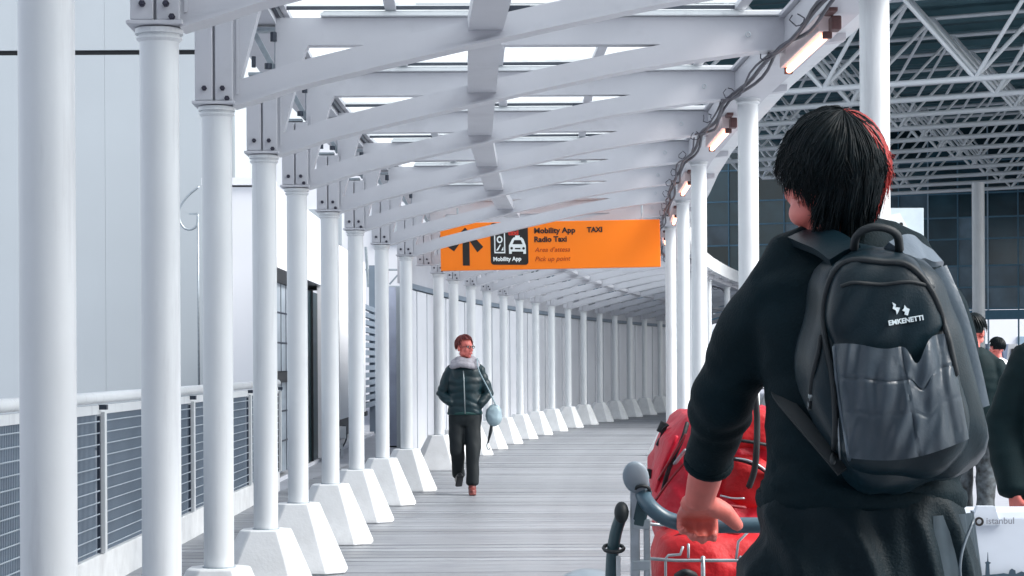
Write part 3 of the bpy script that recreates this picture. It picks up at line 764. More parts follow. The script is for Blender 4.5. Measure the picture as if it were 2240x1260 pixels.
# daylit yard behind the hall
yb = thing('yard_building', 'pale building in daylight seen through the low openings of the hall', 'building', (22, 108, 0))
bm = BM(); box(bm, (26, 110, 2.2), (44, 4, 4.4)); obj('wall', bm, M_wallwhite, yb, world=True)
for k in range(20):
    bm = BM(); box(bm, (6 + k * 2.1, 107.95, 1.9 + 0.5 * (k % 3)), (0.7, 0.12, 0.5)); obj('window', bm, M_mull, yb, world=True)
for k, (px_, d_, c_) in enumerate(((2186, 92, 'white'), (2228, 95, 'grey'), (2095, 90, 'blue'))):
    p = at(px_, 790, d_)
    v_ = thing('parked_van', f'{c_} van parked in the yard beyond the hall', 'van', (p.x, d_, 0), R(15))
    mm = {'white': M_wallwhite, 'grey': M_galv, 'blue': M_blue}[c_]
    bm = BM(); prism(bm, [(-0.95, 0.35), (0.95, 0.35), (0.98, 1.2), (0.85, 2.1), (-0.85, 2.1), (-0.98, 1.2)], -2.4, 1.6); obj('body', bm, mm, v_)
    bm = BM(); prism(bm, [(-0.8, 1.25), (0.8, 1.25), (0.7, 1.9), (-0.7, 1.9)], -2.44, -2.405); obj('windscreen', bm, M_black, v_)
    for sx in (-0.85, 0.85):
        for sy in (-1.6, 1.0):
            bm = BM(); cyl(bm, (sx - 0.1, sy, 0.34), (sx + 0.1, sy, 0.34), 0.34, 14); obj('wheel', bm, M_black, v_)

wb = thing('far_building', 'plain white building far beyond the wall side of the walkway', 'building', (-20, 75, 0))
bm = BM(); box(bm, (-16, 78, 5), (26, 6, 10.0)); obj('wall', bm, M_wallwhite, wb, world=True)
bm = BM(); box(bm, (-16, 78, 10.1), (26.4, 6.4, 0.25)); obj('roof_edge', bm, M_wallwhite, wb, world=True)
for k in range(10):
    bm = BM(); box(bm, (-4.4 - 2.4 * k, 74.97, 6.4), (1.2, 0.1, 1.3)); obj('window', bm, M_wallpale, wb, world=True)
# pedestrian sign board on the hall side
ds_ = 26.0
ps = thing('pedestrian_sign', 'pale rectangular board with a black walking figure behind the backpack', 'sign', at(1992, 600, ds_))
def pbox(name, x0, y0, x1, y1, m, dd, th):
    p, q = at(x0, y1, dd), at(x1, y0, dd); bm = BM(); box(bm, ((p.x + q.x) / 2, dd, (p.z + q.z) / 2), (q.x - p.x, th, q.z - p.z), bev=0.003); return obj(name, bm, m, ps, world=True)
M_board = mat('pale_board', (0.62, 0.72, 0.76), 0.5)
pbox('board', 1940, 455, 2020, 560, M_board, ds_, 0.03)
q0 = [(1962, 478), (1976, 478), (2004, 532), (1962, 532)]
def ppoly(name, pts, m, dy):
    bm = BM(); A_ = [at(x, y, ds_) for x, y in pts]; prism(bm, [(v.x, v.z) for v in A_], ds_ - dy - 0.004, ds_ - dy); return obj(name, bm, m, ps, world=True)
ppoly('white_triangle', [(1948, 470), (1968, 466), (2010, 545), (1948, 545)], M_signwhite, 0.017)
bm = BM()
for pts in ([(1968, 487), (1973, 487), (1975, 491), (1973, 495), (1968, 495), (1966, 491)], [(1965, 497), (1975, 497), (1977, 510), (1975, 514), (1966, 514), (1963, 510)], [(1975, 499), (1980, 505), (1981, 513), (1978, 513), (1976, 506)], [(1965, 499), (1962, 507), (1964, 508), (1967, 503)], [(1966, 513), (1970, 514), (1967, 520), (1963, 519)], [(1971, 513), (1976, 513), (1977, 520), (1973, 519)]):
    A_ = [at(x, y, ds_) for x, y in pts]; prism(bm, [(v.x, v.z) for v in A_], ds_ - 0.026, ds_ - 0.022)
obj('walking_figure', bm, M_signblack, ps, world=True)
p = at(1985, 560, ds_); bm = BM(); cyl(bm, (p.x, ds_ + 0.02, 0), (p.x, ds_ + 0.02, p.z + 0.1), 0.03, 10); obj('pole', bm, M_galv, ps, world=True)
# ------------------------------------------------------------------ people: materials
M_skin = mat('skin', (0.64, 0.165, 0.135), 0.45, var=0.12, scale=30, bump=0.05, bscale=150)
M_hair = mat('black_hair', (0.0006, 0.005, 0.007), 0.46, var=0.5, scale=60, spec=0.16)
M_hairrim = mat('red_rim_light_hair', (0.42, 0.03, 0.025), 0.42, var=0.4, scale=60)  # red rim light on black hair, painted as strand colour
M_hairauburn = mat('auburn_hair', (0.14, 0.014, 0.012), 0.45, var=0.4, scale=60)
M_shirt = mat('dark_teal_jersey', (0.0008, 0.010, 0.015), 0.7, var=0.25, scale=8, bump=0.25, bscale=220, spec=0.14)
M_trouser = mat('dark_teal_trouser_cloth', (0.0008, 0.009, 0.014), 0.6, var=0.25, scale=6, bump=0.25, bscale=200, spec=0.18)
M_nylon = mat('dark_slate_nylon', (0.003, 0.015, 0.023), 0.40, var=0.25, scale=5, bump=0.10, bscale=260, spec=0.3)
M_nyloncoat = mat('shiny_slate_nylon', (0.085, 0.118, 0.15), 0.31, var=0.35, scale=4, bump=0.10, bscale=90, spec=0.6)
M_pocket = mat('slate_pocket_lining', (0.05, 0.085, 0.115), 0.5, var=0.3, scale=12)
M_web = mat('black_webbing', (0.006, 0.012, 0.016), 0.6, var=0.2, scale=60)
M_zip = mat('zip_metal', (0.35, 0.40, 0.42), 0.3, metal=0.8)
M_red = mat('bright_red_nylon', (0.50, 0.002, 0.008), 0.62, var=0.3, scale=7, bump=0.45, bscale=40)
M_pinkred = mat('pinkish_red_nylon', (0.55, 0.003, 0.026), 0.52, var=0.3, scale=7, bump=0.45, bscale=40)
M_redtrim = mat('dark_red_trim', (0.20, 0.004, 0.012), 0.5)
M_white_eye = mat('eye_white', (0.7, 0.7, 0.7), 0.3); M_iris = mat('eye_iris', (0.02, 0.015, 0.01), 0.3); M_lip = mat('lip', (0.45, 0.10, 0.09), 0.4)
M_jacket = mat('dark_green_puffer', (0.002, 0.022, 0.030), 0.4, var=0.5, scale=9, bump=0.1, bscale=50, spec=0.4)
M_scarf = mat('light_grey_scarf', (0.36, 0.35, 0.39), 0.8, var=0.2, scale=25, bump=0.4, bscale=60)
M_boot = mat('brown_boot', (0.16, 0.035, 0.03), 0.5, var=0.2); M_blackshoe = mat('black_shoe', (0.01, 0.012, 0.015), 0.45)
M_glasses = mat('spectacle_frame', (0.015, 0.008, 0.01), 0.35)
M_coat = mat('black_green_coat', (0.001, 0.012, 0.015), 0.75, var=0.3, scale=8, bump=0.12, bscale=150, spec=0.2)
M_pattern = mat('mottled_black_white_cloth', (0.06, 0.075, 0.085), 0.7, var=1.0, scale=24)
M_bagblue = mat('pale_blue_leather', (0.28, 0.38, 0.43), 0.4, var=0.15, scale=10)

def arc(p, q, n=3): return [p.lerp(q, i / n) for i in range(n + 1)]

def head_shape(bm, c, rot, s=1.0):
    """Skull, jaw, nose, lips, ears and neck; the face looks along local -Y."""
    def P(x, y, z): return c + rot @ (Vector((x, y, z)) * s)
    def Bl(x, y, z, rx, ry, rz): blob(bm, P(x, y, z), (rx * s, ry * s, rz * s), rot, 22)
    Bl(0, 0.012, 0.035, 0.076, 0.097, 0.085); Bl(0, -0.022, -0.03, 0.062, 0.070, 0.078); Bl(0, -0.045, -0.075, 0.040, 0.040, 0.032)
    Bl(0, -0.068, -0.093, 0.020, 0.018, 0.018); Bl(0, -0.068, 0.030, 0.050, 0.022, 0.016)
    for sx in (-1, 1):
        Bl(sx * 0.038, -0.060, -0.022, 0.024, 0.022, 0.022); Bl(sx * 0.079, 0.012, -0.012, 0.010, 0.020, 0.032); Bl(sx * 0.052, -0.01, -0.062, 0.020, 0.040, 0.026)
        Bl(sx * 0.013, -0.100, -0.035, 0.010, 0.011, 0.008)
    tube(bm, [P(0, -0.086, 0.015), P(0, -0.100, -0.012), P(0, -0.112, -0.032)], [0.009 * s, 0.011 * s, 0.013 * s], 8, round_ends=True)
    Bl(0, -0.094, -0.058, 0.024, 0.010, 0.007); Bl(0, -0.091, -0.068, 0.021, 0.010, 0.008)

def face_details(c, rot, s, parent, m_lip=None):
    def P(x, y, z): return c + rot @ (Vector((x, y, z)) * s)
    for sx in (-1, 1):
        bm = BM(); blob(bm, P(sx * 0.031, -0.078, 0.008), (0.0125 * s,) * 3, rot, 12); e = obj('eye', bm, M_white_eye, parent, smooth=True, world=True)
        bm = BM(); blob(bm, P(sx * 0.031, -0.0885, 0.008), (0.006 * s, 0.003 * s, 0.006 * s), rot, 10); obj('iris', bm, M_iris, parent, smooth=True, world=True)
        bm = BM(); tube(bm, [P(sx * 0.014, -0.090, 0.026), P(sx * 0.032, -0.092, 0.031), P(sx * 0.050, -0.080, 0.025)], [0.003 * s, 0.0045 * s, 0.002 * s], 6); obj('eyebrow', bm, M_hair, parent, smooth=True, world=True)
    bm = BM(); blob(bm, P(0, -0.101, -0.0595), (0.022 * s, 0.004 * s, 0.004 * s), rot, 12); blob(bm, P(0, -0.098, -0.0675), (0.019 * s, 0.005 * s, 0.005 * s), rot, 12)
    me = remesh(bm, 0.0022, 2); obj('lips', me, m_lip or M_lip, parent, smooth=True, world=True)

def hand_shape(bm, wrist, d, nrm, side, curl=(25, 35, 25), spread=5, thumb=(45, 20), s=1.0, rp=1.0):
    """Palm and five separate fingers. d: wrist-to-knuckle direction; nrm: the back of the hand; side: towards the thumb."""
    d = d.normalized(); nrm = (nrm - d * nrm.dot(d)).normalized(); ac = d.cross(nrm).normalized()
    if ac.dot(side) < 0: ac = -ac
    L = [0.072, 0.079, 0.074, 0.058]
    for i, off in enumerate((0.030, 0.010, -0.010, -0.029)):
        k = wrist + d * (0.086 - 0.004 * abs(i - 1)) * s + ac * off * s
        tube(bm, [wrist + ac * off * 0.62 * s, (wrist + k) / 2 + ac * off * 0.1 * s + nrm * 0.002, k], [0.0145 * s * rp, 0.0135 * s * rp, 0.0105 * s], 8, round_ends=True)
        f = (d + ac * math.tan(R(spread * (1.5 - i) * 0.6))).normalized(); p = k; ang = 0; pts = [p]
        for j, (fr, cu) in enumerate(zip((0.45, 0.31, 0.24), curl)):
            ang += R(cu + i * 2); v = f * math.cos(ang) - nrm * math.sin(ang); p = p + v * L[i] * fr * s; pts.append(p)
        tube(bm, pts, [0.0098 * s, 0.0090 * s, 0.0082 * s, 0.0062 * s], 8, round_ends=True)
    b = wrist + d * 0.022 * s + ac * 0.026 * s
    t1 = (d * math.cos(R(thumb[0])) + ac * math.sin(R(thumb[0])) - nrm * 0.25).normalized(); t2 = (d * math.cos(R(thumb[1])) + ac * math.sin(R(thumb[1])) - nrm * 0.45).normalized()
    tube(bm, [b, b + t1 * 0.030 * s, b + t1 * 0.030 * s + t2 * 0.026 * s, b + t1 * 0.030 * s + t2 * 0.046 * s], [0.017 * s * rp, 0.0145 * s * rp, 0.0118 * s * rp, 0.0092 * s * rp], 8, round_ends=True)

def wrinkle(me, amp, sc, aniso=(1, 1, 1), seed=0.0, fold=None):
    def fn(c, n):
        q = Vector((c.x * aniso[0], c.y * aniso[1], c.z * aniso[2])) * sc + Vector((seed, seed * 2, 0))
        h = noise.noise(q) + 0.5 * noise.noise(q * 2.1)
        r = 1 - abs(noise.noise(q * 0.8 + Vector((7, 3, 1)))) * 2.2
        a = amp * (h * 0.6 + max(0, r) * 0.55)
        if fold: a += fold(c)
        return c + n * a
    displace(me, fn); return me

def hair_strands(name, c, rot, rad, n, length, parent, m, crown=(0, 0.55, 0.83), spread=(0, 360), seed=3, width=0.006, droop=0.03, lift=1.06, tmin=0.02, flick=0.01, skip=None):
    """Tapered locks that run from the crown over the head. skip(dir) drops locks ending in front of the hairline."""
    rnd = random.Random(seed); bm = BM(); clumps = [(rnd.uniform(*spread), rnd.gauss(0, 0.30), rnd.uniform(0, 1), rnd.uniform(0, 6.3)) for _ in range(max(12, n // 22))]; cr = Vector(crown).normalized(); e1 = cr.orthogonal().normalized(); e2 = cr.cross(e1)
    def surf(v, k): v = v.normalized(); return Vector((v.x * rad[0], v.y * rad[1], v.z * rad[2])) * k
    made = 0
    for i in range(n * 14):
        if made >= n: break
        cl = rnd.choice(clumps); ca_ = cl[0] + rnd.gauss(0, 3.2); a = R(ca_); t0 = rnd.uniform(tmin, 0.9); lay = 1.0 + (lift - 1.0) * (0.65 * cl[2] + 0.35 * rnd.random()) - 0.0022 * abs(ca_ - cl[0])
        dirv = e1 * math.cos(a) + e2 * math.sin(a); t1 = t0 + length(dirv, rnd) * rnd.uniform(0.7, 1.1)
        t1 = min(t1, 2.5)
        if skip and skip((cr * math.cos(t1) + dirv * math.sin(t1)).normalized(), dirv, t1): continue
        sw = cl[1] + rnd.uniform(-0.06, 0.06); pts = []; K = 7
        for k in range(K + 1):
            f = k / K; t = t0 + (t1 - t0) * f; dd = (dirv + cr.cross(dirv) * sw * f * f).normalized()
            v = cr * math.cos(t) + dd * math.sin(t); p = surf(v, lay + 0.026 * math.sin(4.5 * f + cl[3]) + 0.006 * math.sin(9 * f + i))
            p += Vector((0, 0, -droop * f * f * rnd.uniform(0.5, 1.3))) + v * flick * f ** 4 * rnd.uniform(-0.3, 1.6)
            if p.z < -0.02: kk = 1 - 0.30 * min(1, (-0.02 - p.z) / 0.09); p.x *= kk; p.y = 0.02 + (p.y - 0.02) * kk
            pts.append(c + rot @ p)
        w = width * rnd.uniform(0.6, 1.3)
        tube(bm, pts, [w * x for x in (0.5, 0.9, 1.0, 1.0, 0.9, 0.75, 0.5, 0.12)], 5, cap=False); made += 1
    return obj(name, bm, m, parent, smooth=True, world=True)

def hair_cap(c, rot, rad, parent, m, keep):
    bm = BM(); q = bmesh.ops.create_uvsphere(bm, u_segments=32, v_segments=22, radius=1.0)
    bmesh.ops.delete(bm, geom=[v for v in bm.verts if not keep(v.co)], context='VERTS')
    for v in bm.verts:
        u = v.co.copy(); k = 1 + 0.02 * noise.noise(u * 6); v.co = c + rot @ Vector((u.x * rad[0], u.y * rad[1], u.z * rad[2])) * k
    return obj('hair_base', bm, m, parent, smooth=True, world=True)

# ------------------------------------------------------------------ the man with the backpack
DM = 3.95
def mm(px, py, d=DM): return at(px, py, d)
man = thing('person', 'person in dark clothes seen from behind, pushing a luggage trolley and wearing a backpack', 'person', (0.665, DM, 0.0))
hc = mm(1817, 390, 3.93); hrot = Matrix.Rotation(R(180 + 20), 3, 'Z')     # faces +Y, turned towards -X
nb = mm(1850, 545, 3.95)
bodyb = BM()
head_shape(bodyb, hc, hrot, 1.06)
tube(bodyb, [hc + Vector((0.0, 0.0, -0.05)), hc + Vector((0.012, -0.012, -0.12)), nb + Vector((0, 0.01, -0.06))], [0.052, 0.056, 0.075], 18)
shL, elL, wrL = mm(1680, 660, 3.97), mm(1585, 862, 4.08), mm(1530, 1096, 4.31)
shR, elR, wrR = mm(2044, 672, 3.97), mm(2068, 880, 4.10), mm(1985, 1096, 4.31)
loft(bodyb, [(0.665, DM, 0.90, 0.15, 0.10, 2.2), (0.665, DM, 1.10, 0.145, 0.095, 2.2), (0.665, DM, 1.35, 0.16, 0.10, 2.2), (0.66, DM, 1.50, 0.15, 0.09, 2.2), (0.65, DM, 1.57, 0.07, 0.07, 2)])
for sh, el, wr in ((shL, elL, wrL), (shR, elR, wrR)):
    tube(bodyb, [sh, sh.lerp(el, 0.5), el, el.lerp(wr, 0.35), el.lerp(wr, 0.8), wr], [0.045, 0.042, 0.039, (0.042, 0.040), (0.037, 0.034), (0.034, 0.028)], 14, round_ends=True)
hand_shape(bodyb, wrL + Vector((0, 0.0, -0.004)), Vector((0.02, 0.60, -0.22)), Vector((0, -0.35, 0.9)), Vector((1, 0.1, 0)), curl=(62, 68, 50), spread=12, thumb=(58, 40), s=1.14, rp=1.25)
hand_shape(bodyb, wrR, Vector((-0.02, 0.60, -0.22)), Vector((0, -0.35, 0.9)), Vector((-1, 0.1, 0)), curl=(62, 68, 50), thumb=(62, 50), s=1.05)
# legs inside the trousers and the feet
hips = [Vector((0.555, DM, 0.93)), Vector((0.775, DM, 0.93))]; knees = [Vector((0.55, DM + 0.13, 0.50)), Vector((0.79, DM - 0.02, 0.50))]; ank = [Vector((0.55, DM + 0.22, 0.09)), Vector((0.80, DM - 0.26, 0.13))]
for h_, k_, a_ in zip(hips, knees, ank): tube(bodyb, [h_, k_, a_], [0.055, 0.050, 0.038], 12, round_ends=True)
obj('body', remesh(bodyb, 0.0055, 3), M_skin, man, smooth=True, world=True)
face_details(hc, hrot, 1.06, man)
M_nail = mat('finger_nail', (0.72, 0.36, 0.32), 0.25)

# shirt: torso, shoulders and sleeves grown as one cloth surface
sb_ = BM()
loft(sb_, [(0.672, DM, 1.075, 0.194, 0.125, 2.4), (0.675, DM, 1.13, 0.186, 0.122, 2.4), (0.676, DM, 1.22, 0.182, 0.120, 2.3), (0.672, DM, 1.33, 0.190, 0.125, 2.3), (0.664, DM, 1.43, 0.200, 0.125, 2.3), (0.658, DM, 1.50, 0.190, 0.112, 2.2), (0.652, DM, 1.548, 0.145, 0.095, 2.0), (0.645, DM, 1.59, 0.085, 0.075, 2.0), (0.638, DM, 1.615, 0.070, 0.068, 2.0)])
for sh, el, wr, cuff in ((shL, elL, wrL, 0.62), (shR, elR, wrR, 0.62)):
    sx = -1 if sh is shL else 1
    tube(sb_, [Vector((0.648 + sx * 0.03, DM, 1.575)), Vector((0.652 + sx * 0.10, DM, 1.545)), sh + Vector((-sx * 0.01, 0, -0.005))], [0.052, 0.062, 0.070], 16, round_ends=True)
    tube(sb_, [sh + Vector((-sx * 0.08, 0, -0.01)), sh + Vector((-sx * 0.01, 0, -0.004)), sh.lerp(el, 0.35), sh.lerp(el, 0.72), el, el.lerp(wr, 0.25), el.lerp(wr, 0.45), el.lerp(wr, cuff)],
         [0.062, 0.078, 0.072, 0.066, 0.064, 0.060, 0.052, 0.045], 18, round_ends=True)
me = remesh(sb_, 0.008, 5)
def shirtfold(c):
    a = 0.0
    if c.z < 1.25 and 0.5 < c.x < 0.9: a += 0.006 * math.sin(c.z * 95 + 5 * math.sin(c.x * 9) + 2.5 * noise.noise(c * 7)) * max(0, min(1, (1.25 - c.z) / 0.12)) * max(0, min(1, (c.z - 1.085) / 0.03))
    for el in (elL, elR):
        dd = (c - el).length
        if dd < 0.14: a += 0.006 * math.sin(dd * 150 + 3 * noise.noise(c * 9)) * (1 - dd / 0.14)
    if c.z < 1.12 and abs(c.x - 0.67) < 0.25 and abs(c.y - DM) < 0.16: a += 0.004
    return a
wrinkle(me, 0.012, 6, (1.0, 1.0, 1.7), 2.0, shirtfold)
shirt = obj('shirt', me, M_shirt, man, smooth=True, world=True)
bm = BM(); tube(bm, [(0.640 + 0.073 * math.cos(a), DM + 0.071 * math.sin(a), 1.612 + 0.006 * math.sin(2 * a)) for a in [i * math.pi / 12 for i in range(25)]], (0.008), 8, cap=False, flat=1.8); obj('collar', bm, M_shirt, man, smooth=True, world=True)
bm = BM(); tube(bm, [(0.672 + 0.196 * math.cos(a), DM + 0.128 * math.sin(a), 1.088 + 0.004 * math.sin(3 * a)) for a in [i * math.pi / 20 for i in range(41)]], (0.0085), 8, cap=False, flat=2.2); obj('hem_band', bm, M_shirt, man, smooth=True, world=True)
for el, wr in ((elL, wrL), (elR, wrR)):
    p = el.lerp(wr, 0.62); dv = (wr - el).normalized(); a_, b_ = frame_of(dv)
    bm = BM(); tube(bm, [p + a_ * (0.047 * math.cos(t_)) + b_ * (0.045 * math.sin(t_)) for t_ in [i * math.pi / 10 for i in range(21)]], 0.006, 6, cap=False, flat=1.6); obj('cuff', bm, M_shirt, man, smooth=True, world=True)
# trousers
tb = BM()
loft(tb, [(0.672, DM, 0.84, 0.225, 0.150, 2.6), (0.672, DM, 0.93, 0.226, 0.152, 2.5), (0.672, DM, 1.0, 0.214, 0.146, 2.5), (0.672, DM, 1.06, 0.198, 0.135, 2.4), (0.672, DM, 1.10, 0.186, 0.122, 2.4)])
for h_, k_, a_ in zip(hips, knees, ank):
    sx = -1 if h_.x < 0.66 else 1
    tube(tb, [h_ + Vector((0, 0, 0.0)), h_.lerp(k_, 0.3) + Vector((sx * 0.006, 0, 0)), h_.lerp(k_, 0.7), k_, k_.lerp(a_, 0.5), a_ + Vector((0, 0, -0.01))], [0.118, 0.112, 0.098, 0.090, 0.084, 0.082], 20, round_ends=True)
me = remesh(tb, 0.010, 4)
def tfold(c):
    f = 1 - 2 * abs(math.sin(c.x * 31 + c.z * 9 + 2.6 * noise.noise(Vector((c.x * 4, c.y * 3, c.z * 3))))); top = max(0, min(1, (1.09 - c.z) / 0.06))
    return 0.013 * f * top * max(0, min(1, (c.z - 0.2) / 0.3)) + 0.006 * math.sin(c.x * 85 + c.z * 22 + 2 * noise.noise(c * 6)) * top * max(0, min(1, (c.z - 0.8) / 0.15))
wrinkle(me, 0.010, 8, (1.6, 1.6, 0.5), 5.0, tfold)
obj('trousers', me, M_trouser, man, smooth=True, world=True)
# patch pocket with its piping on the hip
bm = BM(); poc = smoothpath([(0.862, DM - 0.120, 1.055), (0.835, DM - 0.146, 1.0), (0.828, DM - 0.158, 0.955), (0.842, DM - 0.150, 0.925), (0.872, DM - 0.128, 0.918), (0.896, DM - 0.085, 0.918)], 5)
pk = BM(); rows = []
for j in range(9):
    row = []
    for i in range(25):
        u_, v_ = i / 24, j / 8; aa = R(-58 + 62 * u_); zz = 1.062 - 0.135 * v_ * (0.72 + 0.28 * math.sin(math.pi * (0.25 + 0.5 * u_))); rr = 1.0 + 0.012 * math.sin(u_ * 34) + 0.02 * v_
        row.append(pk.verts.new((0.672 + (0.212 + 0.012 * v_) * rr * math.cos(aa), DM + (0.143 + 0.012 * v_) * rr * math.sin(aa), zz)))
    rows.append(row)
for j in range(8):
    for i in range(24): pk.faces.new((rows[j][i], rows[j][i + 1], rows[j + 1][i + 1], rows[j + 1][i]))
bmesh.ops.solidify(pk, geom=pk.faces[:], thickness=0.004)
obj('side_pocket', pk, M_pocket, man, smooth=60, world=True)
tube(bm, [r_.co for r_ in []] or poc, 0.003, 6); obj('pocket_piping', bm, M_nyloncoat, man, smooth=True, world=True)
for a_, toe in ((ank[0], 0.0), (ank[1], 0.10)):
    bm = BM(); z0 = a_.z - 0.055
    blob(bm, a_ + Vector((0, 0.055, -0.035)), (0.050, 0.125, 0.040)); blob(bm, a_ + Vector((0, -0.02, -0.01)), (0.045, 0.06, 0.055)); box(bm, a_ + Vector((0, 0.05, -0.072)), (0.095, 0.27, 0.028), bev=0.01)
    obj('shoe', remesh(bm, 0.008, 3), M_blackshoe, man, smooth=True, world=True)
# hair
HR = (0.092, 0.112, 0.103); hcc = hc + Vector((0.0, -0.012, 0.022))
def keep(u): return not (u.y < -0.25 and u.z < 0.62) and u.z > -0.72 - 0.25 * max(0, u.y) and not (u.z < -0.2 and u.y < -0.1) and not (u.z < -0.45 and u.y < 0.3)
hair_cap(hcc, hrot, HR, man, M_hair, keep)
def mlen(dv, rnd):
    back = dv.y; return 1.45 if dv.z < 0.2 else 1.1
def hskip(v, dv, t): return (v.y < -0.45 and v.z < 0.45) or (v.z < -0.22 and v.y < -0.12) or (v.z < -0.5 and v.y < 0.35) or v.z < -0.68
hair_strands('hair_locks', hcc, hrot, (0.0925, 0.113, 0.104), 4000, mlen, man, M_hair, crown=(0.05, 0.45, 0.9), droop=0.020, lift=1.09, flick=0.008, width=0.0021, skip=hskip)
hair_strands('nape_locks', hcc + Vector((0.005, -0.005, -0.012)), hrot, (0.086, 0.110, 0.105), 800, lambda dv, r: 1.6, man, M_hair, crown=(0.05, 0.45, 0.9), spread=(0, 360), seed=9, droop=0.045, lift=1.04, flick=0.018, width=0.0022, tmin=0.7, skip=lambda v, dv, t: v.y < 0.38 or v.z < -0.8)
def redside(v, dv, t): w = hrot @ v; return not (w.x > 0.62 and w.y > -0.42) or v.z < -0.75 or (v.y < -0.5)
hair_strands('rim_light_locks', hcc, hrot, (0.0965, 0.116, 0.107), 800, mlen, man, M_hairrim, crown=(0.05, 0.45, 0.9), seed=21, droop=0.035, lift=1.07, flick=0.020, width=0.0021, skip=redside)  # strands coloured red to stand in for light along the head's rim
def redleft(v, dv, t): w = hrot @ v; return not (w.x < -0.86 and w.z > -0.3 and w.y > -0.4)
hair_strands('rim_light_locks', hcc, hrot, (0.0925, 0.113, 0.104), 26, mlen, man, M_hairrim, crown=(0.05, 0.45, 0.9), seed=5, droop=0.03, lift=1.06, flick=0.008, width=0.004, skip=redleft)

# ------------------------------------------------------------------ the backpack
bp = thing('backpack', 'dark slate backpack with a shiny front pocket and a small white emblem', 'backpack', mm(1960, 800, 3.75))
def outline(pts, n=56):
    P = smoothpath([Vector((x, 0, y)) for x, y in pts + [pts[0]]], 6)[:-1]
    L = [0]; m_ = len(P)
    for i in range(m_): L.append(L[-1] + (P[(i + 1) % m_] - P[i]).length)
    out = []
    for k in range(n):
        s_ = L[-1] * k / n; i = max(j for j in range(m_ + 1) if L[j] <= s_ + 1e-9); i = min(i, m_ - 1)
        f = (s_ - L[i]) / max(1e-9, L[i + 1] - L[i]); q = P[i].lerp(P[(i + 1) % m_], f); out.append((q.x, q.z))
    return out
def pillow(pts, d0, depth, back=0.05, rings=12, n=56, cen=None, pw=3.4, dep=None):
    """A stuffed shape bounded by an outline given in photograph pixels; bulges towards the viewer from depth d0."""
    O = outline(pts, n); cx = cen[0] if cen else sum(p[0] for p in O) / n; cy = cen[1] if cen else sum(p[1] for p in O) / n
    bm = BM(); R_ = []
    base = [at(x, y, d0) for x, y in O]; C = at(cx, cy, d0)
    R_.append([bm.verts.new(Vector((p.x, d0 + back, p.z)).lerp(Vector((C.x, d0 + back, C.z)), 0.04)) for p in base])
    R_.append([bm.verts.new(Vector((p.x, d0 + back * 0.3, p.z))) for p in base])
    for r in range(rings):
        f = r / rings; s_ = 1 - f; h = depth * (1 - s_ ** pw) ** (1 / pw) if f > 0 else 0
        row = []
        for p in base:
            q = C.lerp(p, s_ if f < 1 else 0); k = dep(q) if dep else 1.0
            row.append(bm.verts.new(Vector((q.x, d0 - h * k, q.z))))
        R_.append(row)
    for A_, B_ in zip(R_, R_[1:]):
        for i in range(n): bm.faces.new((A_[i], A_[(i + 1) % n], B_[(i + 1) % n], B_[i]))
    bm.faces.new(R_[0]); kc = dep(C) if dep else 1; v = bm.verts.new(Vector((C.x, d0 - depth * kc, C.z)))
    for i in range(n): bm.faces.new((R_[-1][i], R_[-1][(i + 1) % n], v))
    return bm
def subdivided(bm, m, name, parent, amp, sc, aniso=(1, 1, 1), seed=0, fold=None, cuts=1):
    bmesh.ops.subdivide_edges(bm, edges=bm.edges, cuts=cuts, use_grid_fill=True)
    bmesh.ops.recalc_face_normals(bm, faces=bm.faces)
    me = bpy.data.meshes.new(name); bm.to_mesh(me); bm.free(); wrinkle(me, amp, sc, aniso, seed, fold)
    return obj(name, me, m, parent, smooth=True, world=True)
zlo, zhi = mm(0, 1070, 3.75).z, mm(0, 540, 3.75).z
def bpdep(q): f = (q.z - zlo) / (zhi - zlo); return 0.72 + 0.45 * math.sin(math.pi * min(1, max(0, 0.92 - 0.62 * f)))
body_pts = [(1905, 533), (1980, 540), (2040, 590), (2084, 690), (2112, 800), (2138, 900), (2151, 975), (2128, 1020), (2075, 1052), (1990, 1074), (1905, 1070), (1848, 1048), (1808, 985), (1772, 905), (1756, 840), (1757, 740), (1768, 655), (1790, 590), (1835, 546)]
def bfold(c):
    a = 0.010 * noise.noise(Vector((c.x * 14 + c.z * 5, 2, c.z * 4)))
    return 1.6 * a + 0.003 * math.sin(c.x * 60 + 5 * noise.noise(c * 5))
MC = subdivided(pillow(body_pts, 3.80, 0.115, 0.07, dep=bpdep), M_nylon, 'main_compartment', bp, 0.006, 9, (1.5, 1, 0.7), 4, bfold)
panel_pts = [(1900, 558), (1975, 562), (2030, 610), (2066, 700), (2090, 800), (2112, 900), (2122, 968), (2085, 1015), (2000, 1040), (1905, 1036), (1858, 1010), (1838, 930), (1826, 830), (1808, 740), (1802, 660), (1818, 590), (1850, 562)]
FP = subdivided(pillow(panel_pts, 3.71, 0.050, 0.03, dep=bpdep), M_nylon, 'front_panel', bp, 0.007, 10, (1.6, 1, 0.8), 9, lambda c: 0.013 * noise.noise(Vector((c.x * 17 - c.z * 9, 1, c.z * 5))) + 0.0)
